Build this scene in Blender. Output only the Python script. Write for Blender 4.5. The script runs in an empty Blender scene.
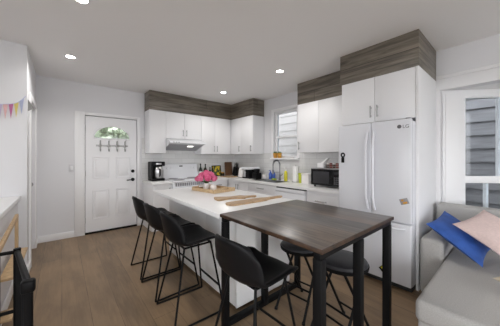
import bpy, bmesh, math, random
from mathutils import Vector, Matrix
random.seed(7)
PI = math.pi
sc = bpy.context.scene
COL = sc.collection

# ------------------------------------------------------------------ camera, world, light, exposure
cam_d = bpy.data.cameras.new('camera')
cam = bpy.data.objects.new('camera', cam_d); COL.objects.link(cam)
cam.location = (0, 0, 1.31)
cam.rotation_euler = (PI/2, 0, -math.radians(39.9))
cam_d.sensor_width = 36; cam_d.lens = 36*225/500
cam_d.shift_y = -5/500; cam_d.clip_start = 0.02
sc.camera = cam

w = bpy.data.worlds.new('sky'); sc.world = w; w.use_nodes = True
wn = w.node_tree.nodes; wl = w.node_tree.links
bg = wn['Background']; bg.inputs[0].default_value = (0.96, 0.975, 1.0, 1); bg.inputs[1].default_value = 1.6

sc.view_settings.view_transform = 'Standard'
sc.view_settings.look = 'None'
sc.view_settings.gamma = 1
sc.view_settings.use_curve_mapping = False
sc.view_settings.exposure = 1.45
DOWNLIGHT_W = 11
sc.cycles.max_bounces = 12
sc.cycles.diffuse_bounces = 6

# ------------------------------------------------------------------ materials
def mat(name, col, rough=0.5, metal=0.0, noise=0.0, nscale=8, bump=0.0, bscale=60, spec=None, coat=0, emis=None, estr=0, coords='Object', stretch=(1,1,1), col2=None):
    m = bpy.data.materials.new(name); m.use_nodes = True
    n = m.node_tree.nodes; l = m.node_tree.links; b = n['Principled BSDF']
    b.inputs['Base Color'].default_value = (*col, 1)
    b.inputs['Roughness'].default_value = rough
    b.inputs['Metallic'].default_value = metal
    if spec is not None: b.inputs['Specular IOR Level'].default_value = spec
    if coat: b.inputs['Coat Weight'].default_value = coat
    if emis:
        b.inputs['Emission Color'].default_value = (*emis, 1); b.inputs['Emission Strength'].default_value = estr
    if noise or bump:
        tc = n.new('ShaderNodeTexCoord'); mp = n.new('ShaderNodeMapping'); mp.inputs['Scale'].default_value = stretch
        l.new(tc.outputs[coords], mp.inputs[0])
    if noise:
        t = n.new('ShaderNodeTexNoise'); t.inputs['Scale'].default_value = nscale; t.inputs['Detail'].default_value = 5
        l.new(mp.outputs[0], t.inputs['Vector'])
        r = n.new('ShaderNodeValToRGB'); r.color_ramp.elements[0].position = .3; r.color_ramp.elements[1].position = .7
        c2 = col2 or tuple(max(0, c*(1-noise)) for c in col)
        r.color_ramp.elements[0].color = (*c2, 1); r.color_ramp.elements[1].color = (*col, 1)
        l.new(t.outputs[0], r.inputs[0]); l.new(r.outputs[0], b.inputs['Base Color'])
    if bump:
        t2 = n.new('ShaderNodeTexNoise'); t2.inputs['Scale'].default_value = bscale; t2.inputs['Detail'].default_value = 3
        l.new(mp.outputs[0], t2.inputs['Vector'])
        bp = n.new('ShaderNodeBump'); bp.inputs['Strength'].default_value = bump; bp.inputs['Distance'].default_value = .004
        l.new(t2.outputs[0], bp.inputs['Height']); l.new(bp.outputs[0], b.inputs['Normal'])
    return m

def plank_mat(name, axis, c1, c2, c3, width, length, rough, grain=.35, seam=(.02,.015,.01), seamw=.006, bump=.15, spec=.5, patch=None, gsc=(1.6,22,1)):
    """wood boards. axis: 'Y' planks run along y on a horizontal face, 'H' boards run horizontally on vertical faces"""
    m = bpy.data.materials.new(name); m.use_nodes = True
    n = m.node_tree.nodes; l = m.node_tree.links; b = n['Principled BSDF']
    g = n.new('ShaderNodeNewGeometry'); s = n.new('ShaderNodeSeparateXYZ'); l.new(g.outputs['Position'], s.inputs[0])
    cmb = n.new('ShaderNodeCombineXYZ')
    if axis == 'Y':
        l.new(s.outputs['Y'], cmb.inputs[0]); l.new(s.outputs['X'], cmb.inputs[1]); 
    else:
        ad = n.new('ShaderNodeMath'); l.new(s.outputs['X'], ad.inputs[0]); l.new(s.outputs['Y'], ad.inputs[1])
        l.new(ad.outputs[0], cmb.inputs[0]); l.new(s.outputs['Z'], cmb.inputs[1])
    br = n.new('ShaderNodeTexBrick'); l.new(cmb.outputs[0], br.inputs['Vector'])
    br.inputs['Scale'].default_value = 1; br.inputs['Brick Width'].default_value = length; br.inputs['Row Height'].default_value = width
    br.inputs['Mortar Size'].default_value = seamw/2; br.inputs['Mortar Smooth'].default_value = .3; br.inputs['Bias'].default_value = 0
    br.offset = .37; br.inputs['Color1'].default_value = (*c1, 1); br.inputs['Color2'].default_value = (*c2, 1); br.inputs['Mortar'].default_value = (*seam, 1)
    mp = n.new('ShaderNodeMapping'); mp.inputs['Scale'].default_value = gsc; l.new(cmb.outputs[0], mp.inputs[0])
    t = n.new('ShaderNodeTexNoise'); t.inputs['Scale'].default_value = 1.5; t.inputs['Detail'].default_value = 8; t.inputs['Roughness'].default_value = .65; t.inputs['Distortion'].default_value = .6
    l.new(mp.outputs[0], t.inputs['Vector'])
    r = n.new('ShaderNodeValToRGB'); r.color_ramp.elements[0].position = .34; r.color_ramp.elements[1].position = .66
    l.new(t.outputs[0], r.inputs[0]); r.color_ramp.elements[0].color = (0,0,0,1); r.color_ramp.elements[1].color = (1,1,1,1)
    mx = n.new('ShaderNodeMix'); mx.data_type = 'RGBA'; mx.blend_type = 'MIX'
    mul = n.new('ShaderNodeMath'); mul.operation = 'MULTIPLY'; mul.inputs[1].default_value = grain; l.new(r.outputs[0], mul.inputs[0])
    l.new(mul.outputs[0], mx.inputs[0]); l.new(br.outputs['Color'], mx.inputs[6]); mx.inputs[7].default_value = (*c3, 1)
    out = mx.outputs[2]
    if patch:     # broad blotches of wear and knots
        t3 = n.new('ShaderNodeTexNoise'); t3.inputs['Scale'].default_value = 1; t3.inputs['Detail'].default_value = 4
        m3 = n.new('ShaderNodeMapping'); m3.inputs['Scale'].default_value = (2.2, 6, 1); l.new(cmb.outputs[0], m3.inputs[0]); l.new(m3.outputs[0], t3.inputs['Vector'])
        r3 = n.new('ShaderNodeValToRGB'); r3.color_ramp.elements[0].position = .42; r3.color_ramp.elements[1].position = .62
        r3.color_ramp.elements[0].color = (0,0,0,1); r3.color_ramp.elements[1].color = (1,1,1,1); l.new(t3.outputs[0], r3.inputs[0])
        m4 = n.new('ShaderNodeMath'); m4.operation = 'MULTIPLY'; m4.inputs[1].default_value = patch[3]; l.new(r3.outputs[0], m4.inputs[0])
        x4 = n.new('ShaderNodeMix'); x4.data_type = 'RGBA'; l.new(m4.outputs[0], x4.inputs[0]); l.new(out, x4.inputs[6]); x4.inputs[7].default_value = (*patch[:3], 1); out = x4.outputs[2]
    l.new(out, b.inputs['Base Color'])
    b.inputs['Roughness'].default_value = rough; b.inputs['Specular IOR Level'].default_value = spec
    bp = n.new('ShaderNodeBump'); bp.inputs['Strength'].default_value = bump; bp.inputs['Distance'].default_value = .003
    l.new(t.outputs[0], bp.inputs['Height']); l.new(bp.outputs[0], b.inputs['Normal'])
    return m

M = {}
M['wall'] = mat('wall_paint', (.73,.73,.75), .6, bump=.03, bscale=200, coords='Generated')
M['ceil'] = mat('ceiling_paint', (.87,.86,.855), .7, bump=.02, bscale=150)
M['trim'] = mat('trim_white', (.84,.84,.85), .35, bump=.01)
M['floor'] = plank_mat('floor_oak', 'Y', (.285,.192,.115), (.180,.122,.075), (.39,.268,.158), .19, 1.9, .38, grain=.5, seam=(.08,.058,.04), seamw=.004, spec=.3, patch=(.125,.09,.06,.4))
M['soffit'] = plank_mat('soffit_laminate', 'H', (.20,.172,.138), (.27,.235,.19), (.045,.038,.030), .20, 2.6, .42, gsc=(1.1,13,1), grain=.85, seam=(.03,.025,.02), seamw=.007)
M['table'] = plank_mat('table_planks', 'Y', (.16,.142,.13), (.26,.185,.13), (.055,.050,.051), .118, 3.2, .34, grain=.75, seam=(.02,.016,.014), seamw=.004, spec=.7, patch=(.035,.032,.033,.6))
M['table_edge'] = mat('table_edge_wood', (.075,.036,.017), .5, noise=.85, nscale=20, bump=.2)
M['cab'] = mat('cabinet_white', (.84,.84,.855), .42, noise=.02, nscale=2)
M['counter'] = mat('quartz_white', (.86,.86,.86), .32, noise=.05, nscale=3)
M['panel'] = mat('island_panel', (.88,.88,.88), .35, noise=.06, nscale=3)
M['chrome'] = mat('brushed_nickel', (.42,.42,.42), .3, 1.0)
M['steel'] = mat('stainless_steel', (.55,.55,.56), .3, 1.0, bump=.03, stretch=(1,1,40))
M['darksteel'] = mat('faucet_steel', (.22,.22,.23), .3, .9)
M['black_metal'] = mat('black_metal', (.006,.006,.0065), .45, bump=.02, spec=.12)
M['black_plastic'] = mat('black_plastic_shell', (.006,.006,.007), .42, bump=.03, bscale=120, spec=.16)
M['black_gloss'] = mat('black_gloss', (.006,.006,.007), .1, spec=.25)
M['vinyl'] = mat('black_vinyl', (.026,.026,.030), .42, bump=.12, bscale=90, spec=.5)
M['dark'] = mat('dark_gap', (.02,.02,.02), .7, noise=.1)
M['fridge'] = mat('fridge_white', (.74,.75,.79), .22, bump=.01)
M['applw'] = mat('appliance_white', (.80,.81,.84), .22, bump=.01)
M['grey_plastic'] = mat('grey_plastic', (.30,.30,.32), .4, bump=.02)
M['sofa'] = mat('grey_weave', (.52,.51,.495), .9, noise=.2, nscale=160, bump=.5, bscale=260)
M['blue'] = mat('blue_velvet', (.04,.13,.50), .65, noise=.35, nscale=10, bump=.2, bscale=16)
M['pink'] = mat('blush_linen', (.76,.60,.57), .85, noise=.12, nscale=60, bump=.25, bscale=120)
M['beige'] = mat('beige_linen', (.66,.58,.45), .85, noise=.15, nscale=50, bump=.25, bscale=120)
M['board'] = mat('board_maple', (.54,.36,.20), .5, noise=.4, nscale=6, stretch=(2,14,2), bump=.05)
M['pine'] = mat('pine_wood', (.58,.40,.22), .5, noise=.3, nscale=5, stretch=(8,8,1.2), bump=.05)
M['tray'] = mat('tray_bamboo', (.62,.44,.25), .5, noise=.25, nscale=6, stretch=(14,2,2), bump=.05)
M['walnut'] = mat('walnut', (.16,.075,.035), .45, noise=.4, nscale=6, stretch=(10,10,1))
M['ceramic'] = mat('white_ceramic', (.85,.82,.80), .25, bump=.01)
M['petal'] = mat('peony_pink', (.55,.05,.17), .6, noise=.55, nscale=26, col2=(.72,.18,.32))
M['leaf'] = mat('leaf_green', (.10,.20,.05), .55, noise=.4, nscale=9)
M['leaf_pale'] = mat('pale_foliage', (.62,.68,.50), .6, noise=.4, nscale=5)  # pale green leaf colour, tone varied by noise
M['orange'] = mat('amber_pot', (.72,.36,.05), .45, noise=.25, nscale=12)
M['glassgreen'] = mat('dark_bottle_glass', (.012,.02,.012), .1)
M['bluep'] = mat('blue_soap_bottle', (.06,.14,.52), .25, noise=.1)
M['yellow'] = mat('yellow_soap_bottle', (.78,.72,.05), .25, noise=.1)
M['lime'] = mat('lime_cup', (.56,.62,.05), .35, noise=.1)
M['sponge'] = mat('green_sponge', (.36,.48,.06), .9, noise=.3, nscale=60, bump=.4)
M['paper'] = mat('paper_towel', (.88,.88,.88), .9, bump=.3, bscale=120)
M['red'] = mat('spice_red', (.28,.05,.03), .5, noise=.4, nscale=20)
M['dkred'] = mat('spice_brown', (.10,.05,.03), .5, noise=.4, nscale=20)
M['siding_pale'] = mat('siding_pale', (.42,.385,.375), .6, noise=.06, nscale=5, stretch=(1,1,6))
M['siding_grey'] = mat('siding_grey', (.215,.21,.22), .65, noise=.3, nscale=4, stretch=(1,1,8))
M['ground'] = mat('ground_gravel', (.30,.30,.28), .9, noise=.3, nscale=6)
M['hook'] = mat('pewter', (.42,.42,.41), .4, .6, bump=.02)
M['logo'] = mat('logo_grey', (.10,.10,.11), .4, bump=.02)
M['lamp'] = mat('downlight_lens', (1,1,1), .4, emis=(1,.96,.90), estr=14)
M['hoodlamp'] = mat('hood_lamp_lens', (1,1,1), .4, emis=(1,.97,.92), estr=1.2)
for nm, c in dict(flag_purple=(.60,.52,.68), flag_salmon=(.80,.50,.50), flag_magenta=(.56,.18,.36), flag_yellow=(.80,.66,.22), flag_blue=(.52,.56,.76), flag_grey=(.30,.30,.29)).items():
    M[nm] = mat(nm, c, .85, noise=.1, nscale=30, bump=.2, bscale=150)

def glass_mat(name, tint=(.95,.98,1), gl=.08):
    m = bpy.data.materials.new(name); m.use_nodes = True
    n = m.node_tree.nodes; l = m.node_tree.links; n.clear()
    o = n.new('ShaderNodeOutputMaterial'); t = n.new('ShaderNodeBsdfTransparent'); t.inputs[0].default_value = (*tint, 1)
    g = n.new('ShaderNodeBsdfGlossy'); g.inputs['Roughness'].default_value = .03
    mx = n.new('ShaderNodeMixShader'); mx.inputs[0].default_value = gl
    l.new(t.outputs[0], mx.inputs[1]); l.new(g.outputs[0], mx.inputs[2]); l.new(mx.outputs[0], o.inputs[0])
    return m
M['glass'] = glass_mat('window_glass', gl=.03)
M['mwglass'] = mat('microwave_glass', (.05,.05,.055), .12, spec=.3, noise=.3, nscale=3)
def picture_mat():
    m = mat('sunflower_print', (.1,.1,.03), .5)
    n = m.node_tree.nodes; l = m.node_tree.links; b = n['Principled BSDF']
    tc = n.new('ShaderNodeTexCoord'); v = n.new('ShaderNodeTexVoronoi'); v.inputs['Scale'].default_value = 16
    l.new(tc.outputs['Object'], v.inputs['Vector'])
    r = n.new('ShaderNodeValToRGB'); e = r.color_ramp.elements
    e[0].position = .35; e[0].color = (.75,.55,.03,1); e[1].position = .55; e[1].color = (.06,.09,.03,1)
    l.new(v.outputs['Distance'], r.inputs[0]); l.new(r.outputs[0], b.inputs['Base Color']); return m
M['print'] = picture_mat()

# ------------------------------------------------------------------ mesh helpers
def box(bm, lo, hi, bev=0.0, seg=2):
    lo = Vector(lo); hi = Vector(hi)
    r = bmesh.ops.create_cube(bm, size=1)
    vs = r['verts']
    for v in vs:
        v.co = Vector(((lo[i]+hi[i])/2 + v.co[i]*(hi[i]-lo[i]) for i in range(3)))
    if bev:
        es = list({e for v in vs for e in v.link_edges})
        bmesh.ops.bevel(bm, geom=es, offset=bev, segments=seg, profile=.5, affect='EDGES')

def obox(bm, c, size, rot, bev=0.0, seg=2):
    """box at centre c, rotated by matrix rot"""
    b2 = bmesh.new(); h = Vector(size)/2; box(b2, -h, h, bev, seg)
    merge(bm, b2, Matrix.Translation(Vector(c)) @ rot.to_4x4())

def merge(bm, b2, mtx=None):
    if mtx is not None: b2.transform(mtx)
    me = bpy.data.meshes.new('tmp'); b2.to_mesh(me); b2.free(); bm.from_mesh(me); bpy.data.meshes.remove(me)

def tube(bm, pts, r, n=10, closed=False, r2=None):
    pts = [Vector(p) for p in pts]; N = len(pts); rings = []
    prev = None
    for i, p in enumerate(pts):
        if closed: d = (pts[(i+1) % N]-pts[i-1]).normalized()
        elif i == 0: d = (pts[1]-p).normalized()
        elif i == N-1: d = (p-pts[i-1]).normalized()
        else: d = ((pts[i+1]-p).normalized()+(p-pts[i-1]).normalized()).normalized()
        if prev is None:
            a = Vector((0,0,1)) if abs(d.z) < .9 else Vector((1,0,0))
            u = d.cross(a).normalized()
        else:
            u = (prev-d*prev.dot(d)).normalized()
        prev = u; v = d.cross(u)
        rr = r if r2 is None else r+(r2-r)*i/(N-1)
        rings.append([bm.verts.new(p+(u*math.cos(2*PI*k/n)+v*math.sin(2*PI*k/n))*rr) for k in range(n)])
    for i in range(N if closed else N-1):
        A = rings[i]; B = rings[(i+1) % N]
        for k in range(n): bm.faces.new((A[k], A[(k+1) % n], B[(k+1) % n], B[k]))
    if not closed:
        bm.faces.new(list(reversed(rings[0]))); bm.faces.new(rings[-1])

def smooth_path(pts, rad, n=4):
    """round the corners of a polyline"""
    pts = [Vector(p) for p in pts]; out = [pts[0]]
    for i in range(1, len(pts)-1):
        a = (pts[i-1]-pts[i]); b = (pts[i+1]-pts[i]); q = min(rad, a.length*.45, b.length*.45)
        A = pts[i]+a.normalized()*q; B = pts[i]+b.normalized()*q
        for k in range(n+1):
            t = k/n; out.append(A*(1-t)**2+pts[i]*2*t*(1-t)+B*t*t)
    out.append(pts[-1]); return out

def lathe(bm, prof, c=(0,0,0), n=24, loop=False):
    c = Vector(c); rings = []
    for r, z in prof:
        if r < 1e-5: rings.append([bm.verts.new(c+Vector((0,0,z)))])
        else: rings.append([bm.verts.new(c+Vector((r*math.cos(2*PI*k/n), r*math.sin(2*PI*k/n), z))) for k in range(n)])
    if loop: rings.append(rings[0])
    for A, B in zip(rings, rings[1:]):
        for k in range(n):
            if len(A) == 1 and len(B) == 1: continue
            if len(A) == 1: bm.faces.new((A[0], B[k], B[(k+1) % n]))
            elif len(B) == 1: bm.faces.new((A[k], A[(k+1) % n], B[0]))
            else: bm.faces.new((A[k], A[(k+1) % n], B[(k+1) % n], B[k]))
    if loop: return
    if len(rings[0]) > 1: bm.faces.new(list(reversed(rings[0])))
    if len(rings[-1]) > 1: bm.faces.new(rings[-1])

def prism(bm, poly, fn):
    """extrude 2-D polygon; fn(p, t) -> xyz for t = 0, 1"""
    A = [bm.verts.new(fn(p, 0)) for p in poly]; B = [bm.verts.new(fn(p, 1)) for p in poly]
    n = len(poly); bm.faces.new(A); bm.faces.new(list(reversed(B)))
    for k in range(n): bm.faces.new((A[k], A[(k+1) % n], B[(k+1) % n], B[k]))

def sph(bm, c, r, sub=2, sc3=(1,1,1), jitter=0):
    b2 = bmesh.new(); bmesh.ops.create_icosphere(b2, subdivisions=sub, radius=r)
    for v in b2.verts:
        if jitter: v.co *= 1+random.uniform(-jitter, jitter)
        v.co = Vector((v.co.x*sc3[0], v.co.y*sc3[1], v.co.z*sc3[2]))
    merge(bm, b2, Matrix.Translation(Vector(c)))

def root_of(o):
    while o.parent: o = o.parent
    return o
def obj(name, bm, m, parent=None, smooth=True, angle=35):
    bmesh.ops.recalc_face_normals(bm, faces=bm.faces)
    if parent is not None: bm.transform(Matrix.Translation(-root_of(parent).location))
    me = bpy.data.meshes.new(name); bm.to_mesh(me); bm.free()
    o = bpy.data.objects.new(name, me); COL.objects.link(o)
    for x in (m if isinstance(m, (list, tuple)) else [m]): me.materials.append(x)
    if smooth:
        me.shade_smooth(); me.set_sharp_from_angle(angle=math.radians(angle))
    if parent is not None: o.parent = parent
    return o
def tag(o, label, cat, group=None, kind=None):
    o['label'] = label; o['category'] = cat
    if group: o['group'] = group
    if kind: o['kind'] = kind
    return o
def origin(o, p):
    """move a top-level mesh's origin to p"""
    p = Vector(p); o.data.transform(Matrix.Translation(-p)); o.location = p; return o
def thing(name, label, cat, loc, group=None):
    o = bpy.data.objects.new(name, None); COL.objects.link(o); o.location = loc; o.empty_display_size = .05
    return tag(o, label, cat, group)
def bxo(name, lo, hi, m, parent=None, bev=.002, seg=2):
    bm = bmesh.new(); box(bm, lo, hi, bev, seg); return obj(name, bm, m, parent)
def single(name, bm, m, label, cat, at, group=None, **k):
    o = obj(name, bm, m, None, **k); origin(o, at); return tag(o, label, cat, group)
def struct(o):
    o['kind'] = 'structure'; return o
def copy_tree(o, parent=None):
    c = o.copy(); COL.objects.link(c); c.parent = parent
    for ch in list(o.children): copy_tree(ch, c)
    return c

# ------------------------------------------------------------------ the room
H = 2.58; XR = 3.43; YB = 4.74; XL = -.30; YS = 3.56
WY0, WY1, WZ0, WZ1 = 2.70, 3.32, 1.31, 2.27     # kitchen window
BAY0, BAY1, BAYZ = .60, -2.10, 2.11             # bay opening in the right wall
struct(bxo('floor', (-2.2,-3.0,-.08), (XR,YB,0), M['floor'], bev=0))
struct(bxo('ceiling', (-2.2,-3.0,H), (4.6,YB+.1,H+.1), M['ceil'], bev=0))
# back wall with door opening
DX0, DX1, DZ1 = .300, 1.115, 2.045
bm = bmesh.new()
box(bm, (XL-.1,YB,-.08), (DX0,YB+.14,H)); box(bm, (DX1,YB,-.08), (XR+.14,YB+.14,H)); box(bm, (DX0,YB,DZ1), (DX1,YB+.14,H))
struct(obj('wall_back', bm, M['wall'], smooth=False))
bm = bmesh.new()   # right wall with window and bay openings
box(bm, (XR,WY1,-.08), (XR+.14,YB,H)); box(bm, (XR,BAY0,-.08), (XR+.14,WY0,H)); box(bm, (XR,WY0,-.08), (XR+.14,WY1,WZ0)); box(bm, (XR,WY0,WZ1), (XR+.14,WY1,H))
box(bm, (XR,BAY1,BAYZ), (XR+.14,BAY0,H)); box(bm, (XR,-3.0,-.08), (XR+.14,BAY1,H))
struct(obj('wall_right', bm, M['wall'], smooth=False))
bm = bmesh.new()   # short left wall with doorway, then the return wall with the bunting
LDY0, LDY1, LDZ = 3.80, 4.50, 2.02
box(bm, (XL-.14,YS+.12,-.08), (XL,LDY0,H)); box(bm, (XL-.14,LDY1,-.08), (XL,YB,H)); box(bm, (XL-.14,LDY0,LDZ), (XL,LDY1,H)); box(bm, (XL-.14,LDY0,-.08), (XL-.10,LDY1,LDZ))
struct(obj('wall_left', bm, M['wall'], smooth=False))
struct(bxo('wall_return', (-2.2,YS,-.08), (XL,YS+.12,H), M['wall'], bev=.004))
bm = bmesh.new()   # far left wall of the living side, with a big window opening for daylight
box(bm, (-2.34,-3.0,-.08), (-2.2,-2.2,H)); box(bm, (-2.34,1.4,-.08), (-2.2,YS+.12,H)); box(bm, (-2.34,-2.2,-.08), (-2.2,1.4,.5)); box(bm, (-2.34,-2.2,2.3), (-2.2,1.4,H))
struct(obj('wall_living', bm, M['wall'], smooth=False))
bm = bmesh.new()   # unseen wall behind the viewer: wide opening shaped to let in sky fill
box(bm, (-2.34,-3.14,-.08), (-1.9,-3.0,H)); box(bm, (3.2,-3.14,-.08), (XR+.14,-3.0,H)); box(bm, (-1.9,-3.14,2.35), (3.2,-3.0,H))
struct(obj('wall_front', bm, M['wall'], smooth=False))
# bay: angled side with window, then the front
BA = Vector((XR+.02, .60, 0)); BD = Vector((.69,-.724,0)).normalized(); BN = Vector((-BD.y, BD.x, 0))   # BN points out of the room
if BN.x < 0: BN = -BN
def bayp(s, d, z): return BA+BD*s+BN*d+Vector((0,0,z))
def baybox(bm, s0, s1, d0, d1, z0, z1, bev=0):
    mid = bayp((s0+s1)/2, (d0+d1)/2, (z0+z1)/2); rot = Matrix((BD, BN, Vector((0,0,1)))).transposed()
    obox(bm, mid, (s1-s0, d1-d0, z1-z0), rot, bev)
BE = 1.12    # length of the angled side
WS0, WS1, WB0, WB1 = .262, 1.02, .55, 2.03
bm = bmesh.new()
baybox(bm, 0, WS0, .0, .05, -.08, BAYZ); baybox(bm, WS1, BE, .0, .05, -.08, BAYZ); baybox(bm, WS0, WS1, .0, .05, -.08, WB0); baybox(bm, WS0, WS1, .0, .05, WB1, BAYZ)
struct(obj('wall_bay', bm, M['trim'], smooth=False))
bx = BA.x+BD.x*BE
struct(bxo('floor_bay', (XR,-2.4,-.08), (bx+.1,.62,0), M['floor'], bev=0))
struct(bxo('ceiling_bay', (XR+.14,-2.4,BAYZ), (bx+.12,.62,BAYZ+.08), M['trim'], bev=0))
bm = bmesh.new(); yb = BA.y+BD.y*BE
box(bm, (bx,-2.1,-.08), (bx+.1,yb,.55)); box(bm, (bx,-2.1,2.03), (bx+.1,yb,BAYZ)); box(bm, (bx,-2.1,.55), (bx+.1,-2.0,2.03)); box(bm, (XR+.14,-2.2,-.08), (bx+.1,-2.1,BAYZ))
struct(obj('wall_bay_front', bm, M['trim'], smooth=False))
# bay side window: wide flat casing board, frame, meeting rail, panes
bm = bmesh.new()
baybox(bm, .012, .245, -.022, -.001, .0, 2.085, .004); baybox(bm, .035, .222, -.03, -.0215, .0, 2.06, .003)
struct(obj('trim_bay', bm, M['trim']))
wb = bpy.data.objects.new('window_1', None); COL.objects.link(wb); wb.location = bayp(WS0, .05, WB0); struct(wb)
bm = bmesh.new(); t = .012
baybox(bm, WS0, WS0+t, .005, .04, WB0, WB1); baybox(bm, WS1-t, WS1, .02, .09, WB0, WB1); baybox(bm, WS0+t, WS1-t, .02, .09, WB1-t, WB1); baybox(bm, WS0+t, WS1-t, .02, .09, WB0, WB0+t)
baybox(bm, WS0+t, WS1-t, .012, .07, 1.015, 1.098, .004); baybox(bm, WS0+.25, WS0+.276, .03, .07, WB0+t, 1.02)
baybox(bm, WS0+.385, WS0+.41, .03, .07, 1.09, WB1-t)
obj('window_frame', bm, M['trim'], wb)
bm = bmesh.new(); baybox(bm, WS0+t, WS1-t, .022, .026, WB0+t, WB1-t); obj('pane', bm, M['glass'], wb)
bm = bmesh.new(); baybox(bm, WS0+.0, WS1, -.03, .02, WB0-.02, WB0); obj('window_sill', bm, M['trim'], wb)
wf = bpy.data.objects.new('window_2', None); COL.objects.link(wf); wf.location = (bx,-1.2,.55); struct(wf)
bm = bmesh.new(); box(bm, (bx+.02,yb-.03,.55), (bx+.08,yb,2.03)); box(bm, (bx+.02,-2.0,.55), (bx+.08,-1.97,2.03)); box(bm, (bx+.02,-1.97,2.0), (bx+.08,yb-.03,2.03)); box(bm, (bx+.02,-1.97,.55), (bx+.08,yb-.03,.58)); box(bm, (bx+.02,-1.1,.58), (bx+.08,-1.06,2.0))
obj('window_frame', bm, M['trim'], wf)
bm = bmesh.new(); box(bm, (bx+.04,-1.97,.58), (bx+.045,yb-.03,2.0)); obj('pane', bm, M['glass'], wf)
# head casing and side casing of the bay opening
bm = bmesh.new()
box(bm, (XR-.022,BAY1-.1,BAYZ-.005), (XR,BAY0+.05,BAYZ+.125), .004); box(bm, (XR-.032,BAY1-.12,BAYZ+.125), (XR,BAY0+.05,BAYZ+.165), .006)
box(bm, (XR-.022,BAY0-.005,0), (XR,BAY0+.05,BAYZ-.005), .003)
struct(obj('trim_opening', bm, M['trim']))
# baseboards
def base(name, lo, hi):
    bm = bmesh.new(); box(bm, lo, hi, .004); struct(obj(name, bm, M['trim']))
base('baseboard_back', (XL,YB-.016,0), (DX0-.14,YB,.105))
bm = bmesh.new(); box(bm, (XL,LDY1+.075,0), (XL+.016,YB-.016,.105), .004); box(bm, (XL,YS,0), (XL+.016,LDY0-.075,.105), .004)
struct(obj('baseboard_left', bm, M['trim']))
base('baseboard_return', (-.9,YS-.016,0), (XL+.016,YS,.105))
# left door: closed white door in its casing
bm = bmesh.new()
box(bm, (XL,LDY0-.07,0), (XL+.018,LDY0,LDZ+.07), .003); box(bm, (XL,LDY1,0), (XL+.018,LDY1+.07,LDZ+.07), .003); box(bm, (XL,LDY0,LDZ), (XL+.018,LDY1,LDZ+.07), .003)
struct(obj('trim_left_door', bm, M['trim']))
d2 = bpy.data.objects.new('door_2', None); COL.objects.link(d2); d2.location = (XL-.08,(LDY0+LDY1)/2,0); struct(d2)
bxo('slab', (XL-.098,LDY0+.003,.008), (XL-.06,LDY1-.003,LDZ-.003), M['trim'], d2)
bm = bmesh.new(); tube(bm, [(XL-.06,LDY0+.08,.98),(XL-.02,LDY0+.08,.98)], .012); sph(bm, (XL+.0,LDY0+.08,.98), .03); obj('door_knob', bm, M['chrome'], d2)

# ------------------------------------------------------------------ entry door
d1 = bpy.data.objects.new('door_1', None); COL.objects.link(d1); d1.location = ((DX0+DX1)/2, YB, 0); struct(d1)
dx0, dx1 = .308, 1.107; dc = (dx0+dx1)/2; yf = YB+.012
LR = .285; LZ = 1.66     # half-moon light: radius and base height
bm = bmesh.new()
# slab front built as boxes around a half-moon hole
sl = []
N = 22
arc = [(dc+LR*math.cos(PI*k/N), LZ+LR*.78*math.sin(PI*k/N)) for k in range(N+1)]
def fcf(p, tt): return Vector((p[0], yf+.042*tt, p[1]))
prism(bm, [(dx0,.03),(dx1,.03),(dx1,LZ),(dx0,LZ)], fcf)
for k in range(N):
    (ax, az), (cx_, cz_) = arc[k], arc[k+1]
    prism(bm, [(ax,az),(ax,2.035),(cx_,2.035),(cx_,cz_)], fcf)
prism(bm, [(dc+LR,LZ),(dx1,LZ),(dx1,2.035),(dc+LR,2.035)], fcf); prism(bm, [(dx0,LZ),(dc-LR,LZ),(dc-LR,2.035),(dx0,2.035)], fcf)
bmesh.ops.remove_doubles(bm, verts=bm.verts, dist=1e-5)
obj('slab', bm, M['cab'], d1, smooth=False)
bm = bmesh.new()   # dark strip added behind the slab edge: stops light leak, draws gap shade
for (xa, xb, za, zb) in ((DX0,dx0+.02,.03,DZ1),(dx1-.02,DX1,.03,DZ1),(DX0,DX1,2.02,DZ1)): box(bm, (xa,yf+.043,za), (xb,yf+.06,zb))
obj('gap_shade_strip', bm, M['dark'], d1, smooth=False)
bm = bmesh.new()   # raised panel mouldings
for (px0, px1) in ((dx0+.11, dc-.06), (dc+.06, dx1-.11)):
    for (z0, z1) in ((.25,.74), (.95,1.32)):
        tube(bm, [(px0,yf-.001,z0),(px1,yf-.001,z0),(px1,yf-.001,z1),(px0,yf-.001,z1)], .010, 6, closed=True)
        box(bm, (px0+.035,yf-.007,z0+.035), (px1-.035,yf+.002,z1-.035), .005)
obj('panel_moulding', bm, M['cab'], d1)
bm = bmesh.new()   # half-moon frame
tube(bm, [(x, yf-.003, z) for x, z in arc]+[(dc-LR,yf-.003,LZ-.004)], .011, 8); tube(bm, [(dc-LR,yf-.003,LZ-.004),(dc+LR,yf-.003,LZ-.004)], .011, 8)
hl = obj('half_moon_frame', bm, M['cab'], d1)
bm = bmesh.new(); prism(bm, arc, lambda p, tt: Vector((p[0], yf+.02+.004*tt, p[1]))); obj('pane', bm, M['glass'], hl)
bm = bmesh.new()   # came bars
for a in (PI/4, PI/2, 3*PI/4):
    tube(bm, [(dc+.09*math.cos(a),yf+.012,LZ+.07*math.sin(a)), (dc+LR*math.cos(a),yf+.012,LZ+LR*.78*math.sin(a))], .004, 6)
tube(bm, [(dc+.09*math.cos(PI*k/10),yf+.012,LZ+.07*math.sin(PI*k/10)) for k in range(11)], .004, 6)
obj('glazing_bar', bm, M['chrome'], hl)
bm = bmesh.new()
lathe(bm, [(0,0),(.03,0),(.03,.012),(.022,.02),(0,.02)]); bm.transform(Matrix.Translation((dx1-.065,yf,1.06)) @ Matrix.Rotation(PI/2, 4, 'X')); obj('deadbolt', bm, M['black_metal'], d1)
bm = bmesh.new()
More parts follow.
